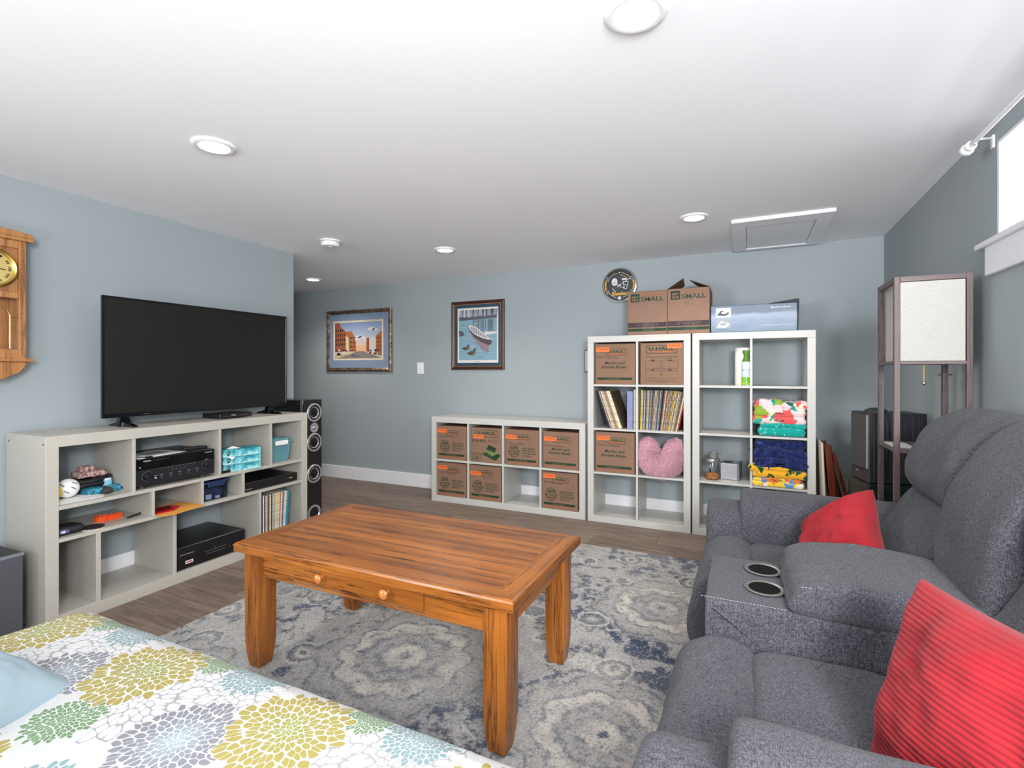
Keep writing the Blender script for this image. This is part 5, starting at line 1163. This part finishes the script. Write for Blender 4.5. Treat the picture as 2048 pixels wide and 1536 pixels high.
# ---------------------------------------------------------------- rug
RUG = m_rug()
t0 = (-1.2, 1.865, 0)
b = MB(); nx, ny = 120, 150; rx0, rx1, ry0, ry1 = -2.42, .03, .34, 3.387
for j in range(ny+1):
    for i in range(nx+1):
        x = rx0+(rx1-rx0)*i/nx; y = ry0+(ry1-ry0)*j/ny; e = min(x-rx0, rx1-x, y-ry0, ry1-y)
        z = (.013 if e > 1e-6 else .002)+(.0025*noise.noise(Vector((x, y, 0))*60) if e > 1e-6 else 0)
        if e <= 1e-6: x += .004*noise.noise(Vector((x*40, y*40, 1)))
        b.v.append((x, y, z))
for j in range(ny):
    for i in range(nx):
        k = j*(nx+1)+i; b.f.append((k, k+1, k+nx+2, k+nx+1)); b.mi.append(0); b.sm.append(True)
o = obj('area_rug', b, RUG, None, org=t0, loc=t0); tag(o, 'large distressed blue, grey and cream medallion area rug', 'rug')

# ---------------------------------------------------------------- coffee table
t = thing('coffee_table', 'orange-brown oak coffee table with two-knob drawer on the rug', 'table', (-1.252, 1.695, .016))
ax0, ax1, ay0, ay1 = -.622, .622, -.335, .335; TT = .504
hb = .09
def board(nm, poly, z0, z1, mat):
    return obj(nm, MB().prism(poly, z0, z1, 'xy'), mat, t, .007, seg=3)
for k in range(5):
    y_0 = ay0+.075+k*(.52/5); board('top_plank', [(ax0+.075, y_0+.0002), (ax1-.075, y_0+.0002), (ax1-.075, y_0+.52/5-.0002), (ax0+.075, y_0+.52/5-.0002)], TT-.028, TT, OAKX).modifiers['bevel'].width = .0006
def mb_edge(nm, poly, mat):
    o = obj(nm, MB().prism(poly, TT-.034, TT, 'xy'), mat, t, .0008); return o
# mitred edge boards with rounded outer edge
def edgeboard(p_out0, p_out1, p_in1, p_in0, mat):
    o0, o1, i1, i0 = [Vector((*p, 0)) for p in (p_out0, p_out1, p_in1, p_in0)]
    outw = (o0-i0); outw = Vector((outw.x, outw.y, 0)); b = MB(); prof = [(0, -.034), (-.002, -.034), (.0, -.03), (.0, -.012), (-.004, -.004), (-.012, 0), (-.075, 0), (-.075, -.034)]
    prof = [(1, -.036), (1.0, -.03), (1.0, -.01), (.96, -.0035), (.86, 0), (0, 0), (0, -.036)]
    vs = []
    for (o_, i_) in ((o0, i0), (o1, i1)):
        for f_, z_ in prof: q = i_.lerp(o_, f_); vs.append((q.x, q.y, TT+z_))
    n = len(prof); fs = [tuple(range(n)), tuple(reversed(range(n, 2*n)))]+[(k, (k+1) % n, n+(k+1) % n, n+k) for k in range(n)]
    b.add(vs, fs); obj('top_edge_board', b, mat, t)
E_ = .075
edgeboard((ax0, ay0), (ax1, ay0), (ax1-E_, ay0+E_), (ax0+E_, ay0+E_), OAKX); edgeboard((ax1, ay1), (ax0, ay1), (ax0+E_, ay1-E_), (ax1-E_, ay1-E_), OAKX)
edgeboard((ax1, ay0), (ax1, ay1), (ax1-E_, ay1-E_), (ax1-E_, ay0+E_), OAKY); edgeboard((ax0, ay1), (ax0, ay0), (ax0+E_, ay0+E_), (ax0+E_, ay1-E_), OAKY)
lx, ly = .548, .268; lw = .082
for sx in (-1, 1):
    for sy in (-1, 1):
        b = MB(); secs = [(TT-.036, lw/2), (.16, lw/2), (.10, lw/2-.001), (.05, lw/2-.005), (.0, lw/2-.012)]; n = 0; vs = []
        g = .006
        for z_, r_ in secs:
            for (px, py) in ((-1, -1), (-.55, -1), (-.5, -.93), (-.42, -.93), (-.37, -1), (.37, -1), (.42, -.93), (.5, -.93), (.55, -1), (1, -1), (1, -.55), (.93, -.5), (.93, -.42), (1, -.37), (1, .37), (.93, .42), (.93, .5), (1, .55), (1, 1), (-1, 1)):
                vs.append((sx*lx+px*r_, sy*ly+py*r_, z_))
        m_ = 20; fs = [tuple(range(m_)), tuple(reversed(range((len(secs)-1)*m_, len(secs)*m_)))]
        for i in range(len(secs)-1):
            for k in range(m_): fs.append((i*m_+k, i*m_+(k+1) % m_, (i+1)*m_+(k+1) % m_, (i+1)*m_+k))
        b.add(vs, fs); obj('leg', b, OAKZ, t)
za, zb = TT-.036-hb, TT-.036
fy_ = -ly-.024
obj('apron', MB().box(-lx+.042, -.335, fy_, fy_+.02, za, zb), OAKX, t, .002); obj('apron', MB().box(.272, lx-.042, fy_, fy_+.02, za, zb), OAKX, t, .002)
obj('apron', MB().box(-lx+.042, lx-.042, ly+.004, ly+.024, za, zb), OAKX, t, .002)
for s in (-1, 1): obj('apron', MB().box(s*(lx+.014)-.01, s*(lx+.014)+.01, -ly+.042, ly-.042, za, zb), OAKY, t, .002)
dr = obj('drawer', MB().box(-.332, .269, fy_-.002, fy_+.018, za+.004, zb-.003), OAKX, t, .002)
obj('drawer_bead', MB().box(-lx+.042, lx-.042, fy_-.006, fy_+.002, za-.006, za+.002), OAKX, t, .002)
for x in (-.185, .12): obj('knob', MB().lathe([(0, -.034), (.012, -.032), (.018, -.026), (.018, -.02), (.012, -.014), (.007, -.01), (.009, 0)], 28, (x, fy_-.002, za+.047), 'y'), m_oak('knob_oak_%d' % (x > 0), (150, 80, 30), (190, 112, 50), (210, 134, 70), 'z', .2, .4), dr)

# ---------------------------------------------------------------- upholstered chaise in front with flower print
DAH = m_dahlia()
co = (-1.05, .52, 0)
t = thing('upholstered_bench', 'long white bench seat with dahlia flower print in the foreground', 'bench', co)
def fnx(u, v, w): return (w-co[0], u-co[1], v)
o = obj('seat_cushion', puff([(.12, .30), (.5, .29), (.88, .30), (.905, .33), (.925, .37), (.915, .412), (.88, .435), (.82, .447), (.6, .455), (.3, .455), (.14, .44), (.10, .40), (.10, .34)], -1.945, -.25, fnx, .05, 96, 40, .004, 5), DAH, t)
obj('base', MB().box(-1.93-co[0], -.29-co[0], .14-co[1], .89-co[1], .08, .31), DAH, t, .02, seg=3)
for x in (-1.85, -.36):
    for y in (.2, .82): obj('foot', MB().cyl((x-co[0], y-co[1], 0), .025, .0, .08, r2=.032), DKWOOD, t)
# pale blue cushion
def pillow_mesh(w, h, d, rib=0, ribn=44, nu=90, nv=60, seed=0, pinch=.08, crumple=.012, ribdir='v'):
    b = MB(); vs = []
    for side in (1, -1):
        for j in range(nv+1):
            for i in range(nu+1):
                u = -1+2*i/nu; v = -1+2*j/nv
                au, av = abs(u), abs(v)
                e = (1-au**2.2)*(1-av**2.2); th = max(0, e)**.42
                px = u*w/2*(1-pinch*(1-v*v)*0-pinch*(1-v*v)*au**2); pz = v*h/2*(1-pinch*(1-u*u)*av**2)
                dd = d/2*th+(crumple*noise.fractal(Vector((u*1.6+seed, v*1.6, side*.3)), 1, 2, 3) if th > 0 else 0)*th
                if rib: dd += rib*abs(sin(pi*ribn*(u if ribdir == 'v' else v)/2+(.0)))*min(1, th*3)
                vs.append((px, side*dd, pz))
    b.v = vs; n1 = (nu+1)*(nv+1)
    for s in (0, 1):
        for j in range(nv):
            for i in range(nu):
                k = s*n1+j*(nu+1)+i; f = (k, k+1, k+nu+2, k+nu+1); b.f.append(f if s else f[::-1]); b.mi.append(0); b.sm.append(True)
    me = b.mesh('pillow', []); me.materials.clear()
    bm = bmesh.new(); bm.from_mesh(me); bmesh.ops.remove_doubles(bm, verts=bm.verts, dist=1e-4); bmesh.ops.recalc_face_normals(bm, faces=bm.faces); bm.to_mesh(me); bm.free(); return me
def pillow(name, label, mat, loc, rot, *a, **k):
    me = pillow_mesh(*a, **k); me.materials.append(mat); o = bpy.data.objects.new(name, me); COL.objects.link(o); o.location = loc; o.rotation_euler = rot; tag(o, label, 'pillow'); return o
pillow('throw_pillow', 'pale blue pillow on the flower-print bench, lower left corner', mottled('pale_blue_cotton', (150, 170, 182), .85, .03, 8), (-1.585, .37, .555), (radians(62), radians(6), radians(28)), .5, .5, .2, seed=3, nu=60, nv=60, crumple=.02)

# ---------------------------------------------------------------- reclining sofa
so = (.35, 1.66, 0)
t = thing('reclining_sofa', 'charcoal grey fabric reclining loveseat with centre console', 'sofa', so)
def fy(u, v, w): return (u-so[0], w-so[1], v)      # profile in x,z swept along y
def fx(u, v, w): return (w-so[0], u-so[1], v)      # profile in y,z swept along x
def soft(nm, prof, w0, w1, fn, er, wr=.004, ws=7, seed=0, n=64, m=24, parent=t, **k):
    return obj(nm, puff(prof, w0, w1, fn, er, n, m, wr, ws, seed, **k), DENIM, parent)
SEATS = ((.935, 1.485), (1.885, 2.39))
for i, (a, c) in enumerate(SEATS):
    soft('footrest_pad', [(-.03, .10), (-.10, .10), (-.155, .16), (-.185, .27), (-.185, .37), (-.155, .455), (-.10, .492), (-.03, .492), (.02, .46), (.03, .40), (.03, .2)], a, c, fy, .045, .009, 7, i)
    soft('seat_cushion', [(.01, .30), (.3, .30), (.52, .31), (.54, .38), (.52, .45), (.40, .472), (.2, .482), (.06, .482), (.01, .46), (-.005, .40)], a+.002, c-.002, fy, .04, .011, 7, i+3)
    soft('lumbar_cushion', [(.42, .43), (.50, .43), (.70, .43), (.80, .6), (.82, .80), (.70, .83), (.60, .80), (.535, .72), (.465, .6), (.42, .50)], a+.0, c+.01, fy, .07, .014, 7, i+6)
    soft('headrest_cushion', [(.585, .765), (.64, .75), (.74, .76), (.84, .82), (.868, .95), (.84, 1.035), (.76, 1.075), (.675, 1.06), (.60, .99), (.555, .90), (.548, .82)], a-.01, c+.02, fy, .10, .012, 6, i+9)
# console
soft('console_body', rrect(-.105, .60, .06, .575, .03), 1.497, 1.873, fy, .018, .002, 6, 20)
soft('console_lid', [(.115, .575), (.3, .57), (.53, .575), (.545, .60), (.53, .64), (.45, .662), (.3, .668), (.18, .662), (.125, .64), (.105, .61)], 1.492, 1.878, fy, .03, .007, 8, 21)
soft('console_back', [(.52, .56), (.62, .56), (.78, .60), (.85, .8), (.868, .95), (.84, 1.04), (.76, 1.08), (.665, 1.06), (.585, .98), (.525, .86), (.50, .74), (.495, .64)], 1.49, 1.885, fy, .09, .006, 6, 22)
for y in (1.625, 1.775):
    cp = obj('cup_holder', MB().lathe([(.044, .0), (.050, .002), (.054, .006), (.050, .008), (.042, .006), (.040, -.0), (.040, .004)], 40, (.048-so[0], y-so[1], .576)), flat((120, 116, 112), .35, .5), t)
    obj('cup_well_shade', MB().lathe([(.041, .0065), (.0, .0062)], 32, (.048-so[0], y-so[1], .576)), flat((4, 5, 9), .6, 0, .1), cp)  # flat disc on the closed top, coloured as the shade inside a well
# arms
for i, (a, c) in enumerate(((.655, .93), (2.395, 2.665))):
    soft('arm_body', rrect(a+.02, c-.02, .06, .56, .03), -.10, .80, fx, .03, .002, 6, 30+i)
    soft('arm_front_pad', [(a+.02, .30), (a+.02, .10), ((a+c)/2, .09), (c-.02, .10), (c-.01, .30), (c, .50), (c-.03, .585), ((a+c)/2, .612), (a+.03, .585), (a, .50)], -.165, .02, fx, .06, .004, 6, 32+i)
    soft('arm_pad', [(a-.005, .50), (a+.03, .43), ((a+c)/2, .42), (c-.02, .43), (c+.012, .50), (c+.01, .60), (c-.04, .65), ((a+c)/2, .668), (a+.04, .65), (a-.005, .60)], -.025, .62, fx, .04, .005, 6, 34+i)
    soft('arm_upper_back', [(a-.0, .50), ((a+c)/2, .48), (c, .5), (c, .62), ((a+c)/2, .665), (a, .62)], .55, .80, fx, .05, .004, 6, 36+i)
obj('front_rail', MB().box(-.08-so[0], .0-so[0], .95-so[1], 2.38-so[1], .05, .14), DENIM, t, .01)
obj('back_panel', MB().box(.78-so[0], .855-so[0], .67-so[1], 2.65-so[1], .05, .90), DENIM, t, .02, seg=3)
for y in (.72, 2.6):
    for x in (-.02, .76): obj('foot', MB().cyl((x-so[0], y-so[1], 0), .025, .015 if x < .03 else 0, .07), BLACK, t)
# seams
sm_ = MB()
def seam(pts, b=sm_):
    for i in range(0, len(pts)-1):
        a, c = Vector(pts[i]), Vector(pts[i+1]); L_ = (c-a).length; k = max(1, int(L_/.008))
        for j in range(k): p0 = a.lerp(c, j/k); p1 = a.lerp(c, (j+.6)/k); b.tube([p0-Vector(so), p1-Vector(so)], .0009, 4, cap=False)
seam([(-.115, 1.507, .578), (.1, 1.507, .578)]); seam([(.13, 1.50, .648), (.3, 1.498, .655), (.5, 1.5, .648)])
obj('stitching', sm_, flat((150, 150, 156), .8), t)['kind'] = 'stuff'
def lean(o, n, u, c):
    n = Vector(n).normalized(); u = Vector(u); u = (u-n*u.dot(n)).normalized(); x = n.cross(u)*-1
    x = u.cross(n)*-1 if False else n.cross(u)
    o.matrix_world = Matrix.Translation(c) @ Matrix((x, n, u)).transposed().to_4x4()
p1 = pillow('throw_pillow', 'red corduroy pillow on the far sofa seat', RED, (0, 0, 0), (0, 0, 0), .34, .31, .15, rib=.003, ribn=34, nu=220, nv=40, seed=1, crumple=.02)
lean(p1, (-.72, -.3, .6), (.25, -.5, .8), (.30, 2.12, .60))
p2 = pillow('throw_pillow', 'red corduroy pillow on the near sofa seat, lower right', RED, (0, 0, 0), (0, 0, 0), .44, .38, .17, rib=.003, ribn=38, nu=50, nv=240, seed=2, crumple=.02, ribdir='h')
lean(p2, (-.87, -.36, .28), (.2, .14, .95), (.355, 1.01, .63))
